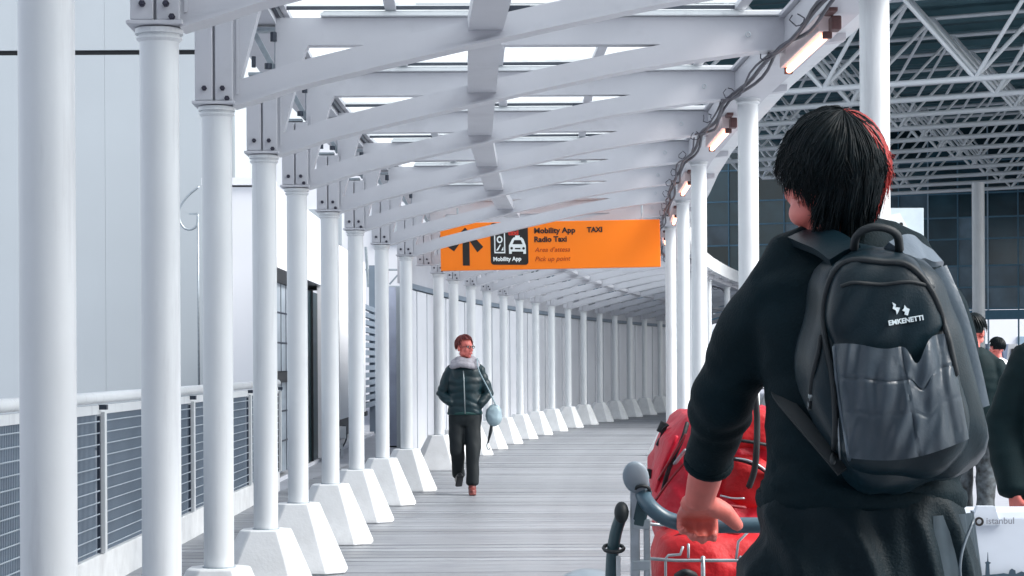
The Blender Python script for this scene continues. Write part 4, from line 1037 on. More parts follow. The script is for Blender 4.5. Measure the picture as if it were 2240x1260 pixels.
# shiny quilted pocket: a sheet that gapes at the top, made of quilted cells
dpk = 3.655
tl, tr_, bl, br = (1823, 752), (2078, 728), (1856, 1002), (2120, 960)
bm = BM(); NU, NV = 60, 54; grid = []
for j in range(NV + 1):
    row = []; v = j / NV
    for i in range(NU + 1):
        u = i / NU
        xa = tl[0] + (bl[0] - tl[0]) * v; xb = tr_[0] + (br[0] - tr_[0]) * v
        sag = 52 * math.exp(-((u - 0.72) / 0.075) ** 2) + 22 * math.exp(-((u - 0.48) / 0.24) ** 2)
        yt = tl[1] + (tr_[1] - tl[1]) * u + sag; yb = bl[1] + (br[1] - bl[1]) * u + 22 * math.sin(math.pi * u)
        px_, py_ = xa + (xb - xa) * u, yt + (yb - yt) * v
        edge = math.sin(math.pi * min(1, max(0, u))) ** 0.55
        h = 0.055 * edge * (0.55 + 0.45 * math.sin(math.pi * (0.15 + 0.75 * v)))
        h += 0.012 * noise.noise(Vector((u * 5, v * 2.2, 3))) * (1 - 0.4 * v) + 0.009 * noise.noise(Vector((u * 11 + v * 3, v * 3, 9)))
        h += 0.010 * math.exp(-((u - 0.78) / 0.05) ** 2) * (1 - v) - 0.008 * math.exp(-((u - 0.88) / 0.035) ** 2)
        for q in (0.30, 0.60): h -= 0.0035 * math.exp(-((v - q) / 0.010) ** 2)
        h -= 0.0035 * math.exp(-((u - 0.58) / 0.009) ** 2)
        row.append(bm.verts.new(at(px_, py_, dpk - h + 0.01 * (u - 0.5) ** 2)))
    grid.append(row)
for j in range(NV):
    for i in range(NU): bm.faces.new((grid[j][i], grid[j][i + 1], grid[j + 1][i + 1], grid[j + 1][i]))
bmesh.ops.solidify(bm, geom=bm.faces[:], thickness=0.006)
PK = obj('front_pocket', bm, M_nyloncoat, bp, smooth=60, world=True)
from mathutils.bvhtree import BVHTree
def bvh(objs):
    V = []; Fc = []
    for o in objs:
        M = basis(o.parent); k = len(V); V += [M @ v.co for v in o.data.vertices]; Fc += [[k + i for i in p.vertices] for p in o.data.polygons]
    return BVHTree.FromPolygons(V, Fc)
TREE = bvh([MC, FP, PK]); TREE2 = bvh([MC, FP])
def onpack(p, off=0.003, tree=None):
    """Lay a point on the pack's outer cloth."""
    c = Vector((0, 0, CAMZ)); dv = (p - c).normalized(); h = (tree or TREE).ray_cast(c, dv)
    return (h[0] - dv * off) if h[0] is not None else p
# trims: seams, zips and piping
def trim(name, pts, dpt, r, m, flat=1.0, par=bp, lay=True):
    bm = BM(); P = smoothpath([at(x, y, (dpt[i] if hasattr(dpt, '__len__') else dpt)) for i, (x, y) in enumerate(pts)], 5); P = [onpack(q, r * 0.35) for q in P] if (par is bp and lay) else P; tube(bm, P, r, 6, flat=flat, round_ends=True); return obj(name, bm, m, par, smooth=True, world=True)
trim('zip_line', [(1822, 1010), (1828, 930), (1822, 830), (1806, 745), (1802, 668), (1822, 600), (1862, 570), (1930, 572), (1990, 582), (2040, 640), (2072, 730), (2092, 820)], [3.69, 3.675, 3.67, 3.665, 3.67, 3.68, 3.68, 3.675, 3.68, 3.675, 3.67, 3.67], 0.006, M_web)
trim('brow_seam', [(1840, 626), (1870, 618), (1930, 622), (1990, 616), (2042, 628)], [3.655, 3.645, 3.635, 3.645, 3.66], 0.0035, M_web)
trim('pocket_piping', [(1825, 758), (1834, 860), (1846, 930), (1858, 1005)], [3.648, 3.642, 3.640, 3.645], 0.004, M_nyloncoat)
trim('side_zip', [(1772, 890), (1776, 830), (1790, 770), (1795, 735)], [3.73, 3.72, 3.71, 3.71], 0.005, M_web)
trim('zip_pull', [(1771, 893), (1774, 862)], [3.705, 3.705], 0.005, M_zip)
trim('side_piping', [(1838, 1012), (1834, 940), (1830, 880)], [3.67, 3.66, 3.655], 0.002, M_galv)
trim('grab_handle', [(1868, 545), (1874, 516), (1900, 499), (1935, 499), (1962, 514), (1968, 548)], [3.74, 3.72, 3.71, 3.71, 3.72, 3.74], 0.008, M_web, 1.0, lay=False)
bm = BM()
def strap(name, pts, w, th, m, par=bp):
    bm = BM(); P = smoothpath([Vector(p) for p in pts], 6); n = len(P); rows = []
    for i, p in enumerate(P):
        t = (P[min(i + 1, n - 1)] - P[max(i - 1, 0)]).normalized(); nn = Vector((0, -1, 0.35)).normalized(); s_ = t.cross(nn).normalized(); nn = s_.cross(t).normalized()
        rows.append([bm.verts.new(p + s_ * a * w + nn * b * th) for a, b in ((-1, -1), (1, -1), (1, 1), (0.0, 1.5), (-1, 1))])
    for A_, B_ in zip(rows, rows[1:]):
        for i in range(5): bm.faces.new((A_[i], A_[(i + 1) % 5], B_[(i + 1) % 5], B_[i]))
    bm.faces.new(rows[0]); bm.faces.new(list(reversed(rows[-1]))); return obj(name, bm, m, par, smooth=50, world=True)
strap('shoulder_strap', [mm(1850, 560, 3.745), mm(1815, 535, 3.80), mm(1775, 520, 3.88), mm(1752, 518, 3.95), mm(1742, 535, 4.02)], 0.032, 0.008, M_nylon)
strap('shoulder_strap', [mm(1965, 560, 3.745), mm(1995, 545, 3.80), mm(2022, 553, 3.88), mm(2034, 560, 3.96), mm(2030, 585, 4.03)], 0.030, 0.008, M_nyloncoat)
strap('lower_strap', [mm(1690, 830, 3.99), mm(1705, 862, 3.90), mm(1748, 915, 3.84), mm(1800, 975, 3.79), mm(1846, 1030, 3.76)], 0.014, 0.004, M_web)
strap('side_wing', [mm(2048, 590, 3.80), mm(2090, 690, 3.79), mm(2120, 800, 3.79), mm(2140, 890, 3.80)], 0.018, 0.012, M_nyloncoat)
# emblem and lettering, embroidered on the panel
dE = 3.628
em = BM()
for pts in ([(1952, 661), (1960, 666), (1959, 672), (1969, 673), (1966, 681), (1962, 688), (1960, 679), (1953, 675), (1955, 668)], [(1979, 667), (1983, 673), (1990, 676), (1988, 683), (1986, 690), (1979, 688), (1980, 682), (1974, 679), (1978, 674)]):
    A_ = [at(x, y, dE) for x, y in pts]; prism(em, [(v.x, v.z) for v in A_], dE, dE + 0.004)
M_emb = mat('pale_embroidery', (0.62, 0.72, 0.76), 0.6)
def laydown(bm):
    for v in bm.verts:
        far = v.co.y > dE + 0.002; v.co = onpack(v.co, 0.001 if far else 0.004, TREE2)
laydown(em); obj('emblem', em, M_emb, bp, world=True)
bm = text_bm('EMKENETTI', 0.0122, 0.0004, extrude=0.0015)
p = at(1944, 712, dE); bm.transform(Matrix.Translation(p) @ Matrix.Rotation(R(-9), 4, 'Y') @ XZ)
my = sum(v.co.y for v in bm.verts) / len(bm.verts)
for v in bm.verts: v.co = onpack(v.co, 0.001 if v.co.y > my else 0.004, TREE2)
obj('lettering', bm, M_emb, bp, world=True)

# ------------------------------------------------------------------ luggage trolley
tr = thing('luggage_trolley', 'airport luggage trolley with a thick blue grey push bar and wire basket', 'trolley', (0.62, 4.9, 0))
M_bar = mat('blue_grey_bar_grip', (0.055, 0.11, 0.15), 0.35, var=0.15, scale=12, spec=0.6); M_alu = mat('brushed_aluminium', (0.42, 0.47, 0.51), 0.35, metal=0.6, var=0.25, scale=30)
M_darkgrip = mat('dark_teal_tube', (0.03, 0.07, 0.085), 0.4); M_paddle = mat('pale_grey_plastic', (0.24, 0.30, 0.35), 0.3, var=0.15)
DT = 4.42
def T(px, py, d=DT): return at(px, py, d)
bm = BM(); P = smoothpath([T(1404, 1056, 4.47), T(1406, 1080, 4.45), T(1424, 1110), T(1462, 1136), T(1520, 1148), T(1640, 1149), T(1800, 1149), T(1950, 1148), T(2005, 1136), T(2032, 1110), T(2044, 1070, 4.47)], 6)
tube(bm, P, 0.0172, 14, round_ends=True); obj('push_bar', bm, M_bar, tr, smooth=True, world=True)
bm = BM(); tube(bm, [T(1405 + 16 * math.cos(a), 1072 + 9 * math.sin(a), 4.44 + 0.02 * math.sin(a)) for a in [i * math.pi / 8 for i in range(17)]], 0.004, 6, cap=False); obj('bar_collar', bm, M_web, tr, smooth=True, world=True)
for px_ in (1391, 2048):
    s = 1 if px_ < 1700 else -1
    bm = BM(); blob(bm, T(px_, 1044, 4.43), (0.029, 0.012, 0.038), Matrix.Rotation(R(-14 * s), 3, 'Y') @ Matrix.Rotation(R(20), 3, 'X'), 18); obj('brake_paddle', bm, M_paddle, tr, smooth=True, world=True)
    x0 = T(px_ - 2 * s, 1085, 4.45)
    def side(dx, z0, z1, w, dep_, m, nm, y=4.46, lean=0.0):
        bm = BM(); box(bm, (x0.x + dx * s, y, (z0 + z1) / 2), (w, dep_, z1 - z0), bev=0.003); obj(nm, bm, m, tr, world=True)
    side(0.0, 0.16, 1.075, 0.020, 0.03, M_alu, 'side_post'); side(0.026, 0.16, 0.99, 0.014, 0.02, M_alu, 'side_post')
    for z in (0.99, 0.90, 0.80, 0.66): side(0.013, z, z + 0.022, 0.040, 0.034, M_galv, 'post_clamp')
    bm = BM(); tube(bm, smoothpath([x0 + Vector((-0.024 * s, 0.02, 0.0 - 0.03)), x0 + Vector((-0.044 * s, 0.03, -0.10)), x0 + Vector((-0.052 * s, 0.03, -0.22)), x0 + Vector((-0.054 * s, 0.03, -0.60)), x0 + Vector((-0.03 * s, 0.03, -0.90))], 5), 0.0135, 10); obj('bow_tube', bm, M_darkgrip, tr, smooth=True, world=True)
    bm = BM(); blob(bm, x0 + Vector((-0.030 * s, -0.01, -0.035)), (0.016, 0.02, 0.024)); obj('hinge_knob', bm, M_web, tr, smooth=True, world=True)
    c_ = x0 + Vector((-0.046 * s, 0.02, -0.115)); bm = BM(); tube(bm, [c_ + Vector((0.022 * math.cos(a), 0.03 * math.sin(a), 0.006 * math.sin(a))) for a in [i * math.pi / 8 for i in range(17)]], 0.0042, 6, cap=False); obj('strap_ring', bm, M_web, tr, smooth=True, world=True)
    bm = BM(); tube(bm, [(x0.x, 4.46, 0.17), (x0.x, 5.45, 0.15)], 0.016, 10); obj('base_rail', bm, M_alu, tr, smooth=True, world=True)
    for y in (4.5, 5.3):
        bm = BM(); cyl(bm, (x0.x - 0.018, y, 0.065), (x0.x + 0.018, y, 0.065), 0.062, 18); w = obj('wheel', bm, M_web, tr, smooth=40, world=True)
        bm = BM(); cyl(bm, (x0.x - 0.020, y, 0.065), (x0.x + 0.020, y, 0.065), 0.02, 10); obj('hub', bm, M_alu, w, world=True)
        bm = BM(); box(bm, (x0.x, y, 0.125), (0.045, 0.06, 0.05), bev=0.006); obj('wheel_fork', bm, M_alu, tr, world=True)
bm = BM(); tube(bm, [(x, 5.45, 0.15) for x in (0.25, 0.6, 1.02)], 0.016, 10); obj('front_rail', bm, M_alu, tr, smooth=True, world=True)
bm = BM(); box(bm, (0.64, 4.95, 0.165), (0.70, 0.9, 0.015)); obj('load_deck', bm, M_darkgrip, tr, world=True)
def wire(pts, r=0.0032): bm = BM(); tube(bm, [T(*p) for p in pts], r, 6, round_ends=True); obj('basket_wire', bm, M_alu, tr, smooth=True, world=True)
F_, K_ = 4.52, 4.80
wire([(1414, 1142, F_), (1416, 1180, F_), (1420, 1222, F_), (1424, 1330, F_)], 0.004); wire([(1418, 1222, F_), (1480, 1226, F_), (1990, 1226, F_)], 0.004)
wire([(1414, 1142, F_), (1425, 1147, F_), (1452, 1148, F_)], 0.004)
wire([(1456, 1330, F_), (1456, 1222, F_), (1462, 1215, F_), (1488, 1213, F_), (1494, 1196, F_)]); wire([(1506, 1220, F_), (1506, 1190, F_)], 0.003)
for x in (1538, 1620, 1702, 1784, 1866, 1948): wire([(x, 1218, F_), (x, 1335, F_)], 0.005)
wire([(1610, 1226, F_), (1615, 1185, F_), (1640, 1160, F_)], 0.003); wire([(1424, 1332, F_), (1990, 1332, F_)], 0.004); wire([(1990, 1142, F_), (1990, 1332, F_)], 0.004)
for y in (1270,): wire([(1422, y, F_), (1990, y, F_)], 0.0028)
wire([(1414, 1142, F_), (1440, 1130, K_)], 0.004); wire([(1424, 1332, F_), (1450, 1310, K_)], 0.004); wire([(1990, 1142, F_), (1960, 1130, K_)], 0.004)
for dx in (-0.036,):
    bm = BM(); box(bm, (T(1389, 1085, 4.45).x + dx, 4.475, 0.62), (0.010, 0.02, 0.62), bev=0.002); obj('white_edge_strip', bm, M_white, tr, world=True)
for z in (0.86, 0.76, 0.55):
    bm = BM(); box(bm, (T(1389, 1085, 4.45).x + 0.008, 4.435, z), (0.012, 0.012, 0.05), bev=0.002); obj('slot_insert', bm, M_darkgrip, tr, world=True)
bm = BM(); box(bm, (T(1404, 1100, 4.45).x, 4.46, 1.035), (0.030, 0.035, 0.085), Matrix.Rotation(R(12), 3, 'Y'), bev=0.006); obj('bar_bracket', bm, M_darkgrip, tr, world=True)
# nested nose of the trolley: rounded mudguard showing beside the side post
bm = BM(); blob(bm, at(1290, 1296, 4.75), (0.085, 0.14, 0.055)); obj('mudguard', bm, M_paddle, tr, smooth=True, world=True)
bm = BM(); tube(bm, [at(1300, 1300, 4.7), at(1372, 1330, 4.5), at(1385, 1400, 4.47)], 0.012, 8); obj('mudguard_stay', bm, M_alu, tr, smooth=True, world=True)

# ------------------------------------------------------------------ red bags
rb = thing('red_rucksack', 'big bright red rucksack with black straps lying on top of the trolley', 'rucksack', (0.46, 4.95, 0.18))
pts = [(1500, 906), (1560, 896), (1640, 898), (1690, 918), (1712, 985), (1716, 1060), (1700, 1150), (1660, 1260), (1500, 1270), (1440, 1180), (1424, 1100), (1428, 1040), (1446, 960), (1468, 925)]
subdivided(pillow(pts, 5.0, 0.20, 0.16, n=60), M_pinkred, 'bag_body', rb, 0.020, 9, (1.6, 1, 1.0), 6, lambda c: -0.02 * max(0, 0.35 - abs(noise.noise(Vector((c.x * 9 - c.z * 6, 5, c.z * 7))))) + 0.012 * noise.noise(Vector((c.x * 26 + c.z * 12, 3, c.z * 8))), cuts=2)
subdivided(pillow([(1578, 1000), (1600, 985), (1650, 992), (1690, 1020), (1702, 1062), (1690, 1105), (1640, 1112), (1596, 1104), (1572, 1080), (1568, 1040)], 4.86, 0.085, 0.05, n=48), M_red, 'front_pocket', rb, 0.005, 12, (1, 1, 1), 3)
subdivided(pillow([(1590, 905), (1640, 892), (1684, 905), (1692, 950), (1684, 985), (1640, 980), (1592, 985), (1582, 940)], 4.84, 0.05, 0.05, n=48), M_red, 'top_lid', rb, 0.005, 12, (1, 1, 1), 8)
trim('pocket_flap', [(1574, 1012), (1606, 1004), (1650, 1016), (1688, 1042), (1704, 1070)], [4.775, 4.76, 4.755, 4.77, 4.80], 0.011, M_web, 0.5, rb)
trim('lid_strap', [(1586, 972), (1612, 964), (1650, 968), (1692, 976)], [4.79, 4.78, 4.775, 4.79], 0.009, M_web, 0.5, rb)
trim('grey_piping', [(1580, 1008), (1620, 1004), (1660, 1018), (1700, 1052)], [4.765, 4.75, 4.745, 4.77], 0.003, M_galv, 1, rb)
trim('hanging_strap', [(1652, 862), (1656, 920), (1655, 980), (1650, 1030), (1638, 1066)], [4.74, 4.74, 4.73, 4.735, 4.74], 0.0075, M_black, 0.3, rb)
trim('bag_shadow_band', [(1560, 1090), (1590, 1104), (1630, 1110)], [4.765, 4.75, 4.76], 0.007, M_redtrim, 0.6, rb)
trim('pocket_zip', [(1576, 1084), (1602, 1090), (1628, 1090)], [4.765, 4.75, 4.75], 0.0025, M_galv, 1, rb)
for pp in ([(1440, 1050), (1470, 1000), (1500, 950)], [(1430, 1100), (1466, 1050), (1500, 1010)]):
    trim('side_seam', pp, [4.84, 4.80, 4.78], 0.003, M_redtrim, 1, rb)
trim('grey_patch', [(1476, 1014), (1490, 996), (1500, 984)], [4.81, 4.80, 4.79], 0.009, M_galv, 0.4, rb)
for (x, y, r_) in ((1449, 935, .010), (1443, 968, .007), (1420, 1036, .008)):
    bm = BM(); box(bm, at(x, y, 4.95), (r_ * 2.0, 0.02, r_ * 2.8), Matrix.Rotation(R(25), 3, 'Y'), bev=0.003); obj('buckle', bm, M_web, rb, world=True)
trim('buckle_tape', [(1462, 930), (1450, 940), (1444, 965)], [4.93, 4.94, 4.95], 0.004, M_web, 0.5, rb)
trim('black_side_strap', [(1446, 1090), (1462, 1030), (1492, 962), (1504, 925)], [4.86, 4.82, 4.79, 4.80], 0.006, M_web, 0.5, rb)
trim('pink_gusset', [(1436, 1075), (1452, 1020), (1480, 955)], [4.87, 4.84, 4.82], 0.006, M_pinkred, 0.7, rb)
r2 = thing('red_holdall', 'red holdall sitting low in the wire basket of the trolley', 'holdall', (0.45, 4.72, 0.18))
subdivided(pillow([(1436, 1210), (1452, 1176), (1490, 1160), (1560, 1156), (1625, 1160), (1680, 1185), (1700, 1260), (1690, 1420), (1560, 1450), (1450, 1430), (1432, 1320)], 4.72, 0.10, 0.20, n=60), M_red, 'bag_body', r2, 0.012, 9, (1, 1, 1), 2, lambda c: 0.008 * noise.noise(Vector((c.x * 20 + c.z * 8, 3, c.z * 18))), cuts=2)
trim('dark_piping', [(1448, 1215), (1466, 1182), (1500, 1166), (1560, 1162), (1620, 1164)], [4.70, 4.69, 4.68, 4.675, 4.68], 0.004, M_redtrim, 1, r2)
trim('bag_handle', [(1480, 1262), (1500, 1252), (1524, 1262)], [4.62, 4.60, 4.62], 0.009, M_web, 1, r2)

# ------------------------------------------------------------------ generic clothed figure (faces local -Y)
def figure(label, loc, rz, h, legs, arms, headyaw, cloth, group=None, hair='short', lean=0.0):
    s = h / 1.70; t = thing('person', label, 'person', loc, R(rz), group)
    def V(x, y, z): return Vector((x, y, z)) * s
    hr = Matrix.Rotation(R(headyaw), 3, 'Z'); hc = V(0, -0.015 + lean, 1.575)
    b = BM(); head_shape(b, hc, hr, s * 0.99); tube(b, [hc + V(0, 0.012, -0.04), V(0, 0.02 + lean, 1.45), V(0, 0.03 + lean, 1.38)], [0.046 * s, 0.048 * s, 0.07 * s], 14)
    loft(b, [(0, lean * 0, 0.88 * s, 0.13 * s, 0.09 * s, 2.2), (0, 0, 1.05 * s, 0.115 * s, 0.085 * s, 2.2), (0, 0.0, 1.28 * s, 0.145 * s, 0.095 * s, 2.2), (0, 0.01 * s, 1.40 * s, 0.12 * s, 0.07 * s, 2)])
    for (sh, el, wr, hd, nr, sd, hid) in arms:
        qx = -1 if sh[0] < 0 else 1
        tube(b, [V(sh[0] - qx * 0.035, sh[1], sh[2] - 0.04), V(*sh).lerp(V(*el), .5), V(*el), V(*el).lerp(V(*wr), .4), V(*wr)], [0.034 * s, 0.036 * s, 0.034 * s, 0.034 * s, 0.024 * s], 12, round_ends=True)
        hand_shape(b, V(*wr), Vector(hd), Vector(nr), Vector(sd), curl=(30, 38, 28), s=0.92 * s)
    for (hp_, kn, an, toe) in legs: tube(b, [V(*hp_), V(*kn), V(*an)], [0.050 * s, 0.045 * s, 0.034 * s], 12, round_ends=True)
    obj('body', remesh(b, 0.0065, 2), M_skin, t, smooth=True); 
    def P(x, y, z): return hc + hr @ (Vector((x, y, z)) * s)
    for sx in (-1, 1):
        bm = BM(); blob(bm, P(sx * 0.031, -0.078, 0.008), (0.012 * s,) * 3, hr, 10); e = obj('eye', bm, M_white_eye, t, smooth=True)
        bm = BM(); blob(bm, P(sx * 0.031, -0.0885, 0.008), (0.006 * s, 0.003 * s, 0.006 * s), hr, 8); obj('iris', bm, M_iris, t, smooth=True)
    bm = BM(); blob(bm, P(0, -0.099, -0.063), (0.022 * s, 0.006 * s, 0.007 * s), hr, 10); obj('lips', bm, M_lip, t, smooth=True)
    # trousers
    q = BM(); loft(q, [(0, 0, 0.74 * s, 0.155 * s, 0.095 * s, 2.5), (0, 0, 0.80 * s, 0.170 * s, 0.115 * s, 2.5), (0, 0, 0.90 * s, 0.172 * s, 0.122 * s, 2.4), (0, 0, 1.0 * s, 0.150 * s, 0.108 * s, 2.3)])
    for (hp_, kn, an, toe) in legs:
        H0, K0, A0 = V(*hp_), V(*kn), V(*an); tube(q, [H0, H0.lerp(K0, .5), K0, K0.lerp(A0, .5), A0.lerp(K0, .08)], [0.092 * s, 0.086 * s, 0.074 * s, 0.068 * s, 0.066 * s], 16, round_ends=True)
    me = remesh(q, 0.011, 9); wrinkle(me, 0.012, 8, (1, 1, 0.7), loc[0]); obj('trousers', me, cloth['trousers'], t, smooth=True)
    for i, (hp_, kn, an, toe) in enumerate(legs):
        A0 = V(*an); fd = Vector(toe).normalized(); up = Vector((0, 0, 1)); pit = math.asin(max(-1, min(1, fd.z))); yaw = math.atan2(fd.x, -fd.y)
        rr = Matrix.Rotation(yaw, 3, 'Z') @ Matrix.Rotation(-pit, 3, 'X').inverted()
        q = BM(); blob(q, A0 + rr @ V(0, -0.065, -0.040), (0.045 * s, 0.115 * s, 0.036 * s), rr); blob(q, A0 + rr @ V(0, 0.005, -0.010), (0.044 * s, 0.055 * s, 0.062 * s), rr); box(q, A0 + rr @ V(0, -0.06, -0.070), (0.080 * s, 0.235 * s, 0.022 * s), rr, bev=0.008)
        obj('shoe', remesh(q, 0.008, 3), cloth['shoes'][i], t, smooth=True)
    # jacket
    bot = cloth.get('hem', 0.83); w = cloth.get('bulk', 1.0)
    q = BM(); loft(q, [(0, 0, bot * s, 0.190 * w * s, 0.135 * w * s, 2.4), (0, 0, (bot + 0.08) * s, 0.192 * w * s, 0.140 * w * s, 2.4), (0, 0, 1.05 * s, 0.180 * w * s, 0.135 * w * s, 2.3), (0, 0, 1.22 * s, 0.190 * w * s, 0.140 * w * s, 2.3), (0, 0, 1.33 * s, 0.168 * w * s, 0.116 * w * s, 2.1), (0, 0.01 * s, 1.40 * s, 0.110 * w * s, 0.092 * w * s, 2), (0, 0.01 * s, 1.455 * s, 0.072 * s, 0.068 * s, 2)])
    for (sh, el, wr, hd, nr, sd, hid) in arms:
        S0, E0, W0 = V(*sh), V(*el), V(*wr); sx = -1 if sh[0] < 0 else 1; S0 = S0 + V(-sx * 0.020, 0, -0.025)
        tube(q, [V(sx * 0.03, 0.01, 1.425), V(sx * 0.09, 0.01, 1.385), S0], [0.045 * s, 0.050 * s, 0.060 * s], 14, round_ends=True)
        tube(q, [S0 + V(-sx * 0.07, 0, 0.0), S0, S0.lerp(E0, .5), E0, E0.lerp(W0, .5), E0.lerp(W0, 1.0 if hid else 0.93)], [0.055 * s * w, 0.064 * s * w, 0.066 * s * w, 0.064 * s * w, 0.058 * s * w, 0.048 * s * w], 16, round_ends=True)
    me = remesh(q, 0.010, 4)
    fold = (lambda c: 0.008 * w * abs(math.sin(c.z / s * 34 + 3.0 * noise.noise(c * 5))) - 0.003) if cloth.get('quilt') else None
    wrinkle(me, 0.009, 8, (1, 1, 1.3), loc[1], fold); obj('jacket', me, cloth['jacket'], t, smooth=True)
    # hair
    hh = cloth['hair']; HRr = (0.094 * s, 0.113 * s, 0.108 * s); hq = hc + V(0, 0.008, 0.030)
    def kp(u): return not (u.y < -0.35 and u.z < 0.45) and u.z > (-0.55 if hair == 'short' else -1.1) and not (u.z < -0.1 and u.y < 0.0)
    hair_cap(hq, hr, HRr, t, hh, kp) if False else None
    q = BM(); bmesh.ops.create_uvsphere(q, u_segments=24, v_segments=16, radius=1.0); bmesh.ops.delete(q, geom=[v for v in q.verts if not kp(v.co)], context='VERTS')
    for v in q.verts: u = v.co.copy(); v.co = hq + hr @ Vector((u.x * HRr[0], u.y * HRr[1], u.z * HRr[2]))
    obj('hair_base', q, hh, t, smooth=True)
    rnd = random.Random(int(h * 100)); q = BM()
    for i in range(160):
        a = rnd.uniform(0, 2 * math.pi); cr = Vector((0, 0.35, 0.94)).normalized(); e1 = cr.orthogonal().normalized(); e2 = cr.cross(e1); dv = e1 * math.cos(a) + e2 * math.sin(a); t0 = rnd.uniform(0, 0.8); t1 = t0 + rnd.uniform(0.8, 1.3)
        vv = cr * math.cos(t1) + dv * math.sin(t1)
        if vv.y < -0.45 and vv.z < 0.35: continue
        pts = []
        for k in range(6):
            tt = t0 + (t1 - t0) * k / 5; u = cr * math.cos(tt) + dv * math.sin(tt); pts.append(hq + hr @ (Vector((u.x * HRr[0], u.y * HRr[1], u.z * HRr[2])) * rnd.uniform(1.02, 1.05)))
        tube(q, pts, [0.006 * s * x for x in (0.6, 1, 1, 0.9, 0.6, 0.15)], 4, cap=False)
    obj('hair_locks', q, hh, t, smooth=True)
    return t, hc, hr, s

# the woman walking towards us
DWm = 21.2
feet = at(1018, 1083, DWm)
wl = [((-0.085, 0, 0.86), (-0.085, -0.02, 0.47), (-0.075, 0.16, 0.17), (0.1, -0.85, -0.50)), ((0.085, 0, 0.86), (0.085, -0.06, 0.47), (0.075, -0.06, 0.085), (0.05, -1, 0))]
wa = [((-0.185, 0.01, 1.34), (-0.245, 0.02, 1.08), (-0.14, -0.085, 0.98), (0.5, 0.3, -0.6), (-0.2, -0.9, 0.3), (0, 0, 1), True), ((0.185, 0.01, 1.34), (0.25, 0.03, 1.08), (0.155, -0.075, 0.96), (-0.5, 0.3, -0.6), (0.5, -0.8, 0), (-1, 0, 0), True)]
wm, whc, whr, ws = figure('person in a dark green puffer jacket and grey scarf walking along the plank floor', (feet.x, DWm, 0), 0, 1.64, wl, wa, 48, {'trousers': mat('black_trouser_cloth', (0.001, 0.006, 0.009), 0.7), 'jacket': M_jacket, 'shoes': (M_blackshoe, M_boot), 'hair': M_hairauburn, 'hem': 0.86, 'bulk': 0.94, 'quilt': True})
def Wp(x, y, z): return Vector((x, y, z)) * ws
bm = BM()
for k_, (rr_, zz, yy) in enumerate(((0.105, 1.415, -0.01), (0.115, 1.385, -0.025), (0.09, 1.445, 0.0))):
    tube(bm, [Wp(rr_ * math.cos(a) * (1.15 if k_ < 2 else 1), yy + rr_ * 0.85 * math.sin(a), zz + 0.012 * math.sin(3 * a + k_)) for a in [i * math.pi / 10 for i in range(21)]], 0.030 * ws, 8, cap=False)
me = remesh(bm, 0.010, 2); wrinkle(me, 0.010, 18); obj('scarf', me, M_scarf, wm, smooth=True)
bm = BM(); tube(bm, [Wp(0.005, -0.150, 0.87), Wp(0.0, -0.158, 1.05), Wp(-0.005, -0.160, 1.22), Wp(-0.012, -0.140, 1.33)], 0.006, 6); obj('jacket_zip', bm, M_zip, wm, smooth=True)
bm = BM(); tube(bm, [Wp(0.180 * math.cos(a), 0.130 * math.sin(a), 0.874) for a in [i * math.pi / 12 for i in range(25)]], 0.012, 6, cap=False, flat=1.5); obj('hem_band', bm, mat('green_hem', (0.006, 0.05, 0.048), 0.7), wm, smooth=True)
def gp(x, y, z): return whc + whr @ (Vector((x, y, z)) * ws)
gl = BM()
for sx in (-1, 1): tube(gl, [gp(sx * 0.031 + 0.020 * math.cos(a), -0.100, 0.006 + 0.015 * math.sin(a)) for a in [i * math.pi / 6 for i in range(13)]], 0.0032, 5, cap=False); tube(gl, [gp(sx * 0.052, -0.098, 0.012), gp(sx * 0.078, 0.0, 0.006)], 0.003, 5)
tube(gl, [gp(-0.011, -0.103, 0.010), gp(0.011, -0.103, 0.010)], 0.003, 5); obj('spectacles', gl, M_glasses, wm, smooth=True)
hb = thing('handbag', 'pale blue grey handbag hanging from the shoulder of the person in the puffer jacket', 'handbag', (feet.x + 0.30, DWm - 0.02, 0.80))
bm = BM(); blob(bm, (0.0, 0, 0.02), (0.085, 0.06, 0.115)); me = remesh(bm, 0.01, 2); wrinkle(me, 0.008, 14); obj('bag_body', me, M_bagblue, hb, smooth=True)
bm = BM(); tube(bm, smoothpath([(0.02, -0.02, 0.12), (-0.06, -0.06, 0.30), (-0.15, -0.10, 0.48), (-0.17, -0.05, 0.60), (-0.15, 0.05, 0.56), (-0.05, 0.05, 0.30), (0.02, 0.02, 0.12)], 5), 0.007, 6); obj('bag_strap', bm, M_bagblue, hb, smooth=True)
um = thing('umbrella', 'thin folded dark umbrella with a pale hooked end beside the handbag', 'umbrella', (feet.x + 0.235, DWm - 0.02, 0.45))
bm = BM(); tube(bm, [(0.055, 0, 0.35), (0.03, 0, 0.20), (0.0, 0, 0.08)], [0.012, 0.018, 0.008], 8); obj('folded_canopy', bm, M_web, um, smooth=True)
bm = BM(); tube(bm, smoothpath([(0.0, 0, 0.10), (-0.010, 0, 0.05), (0.005, 0, 0.015), (0.025, 0, 0.03)], 5), 0.007, 7); obj('hook', bm, M_zip, um, smooth=True)

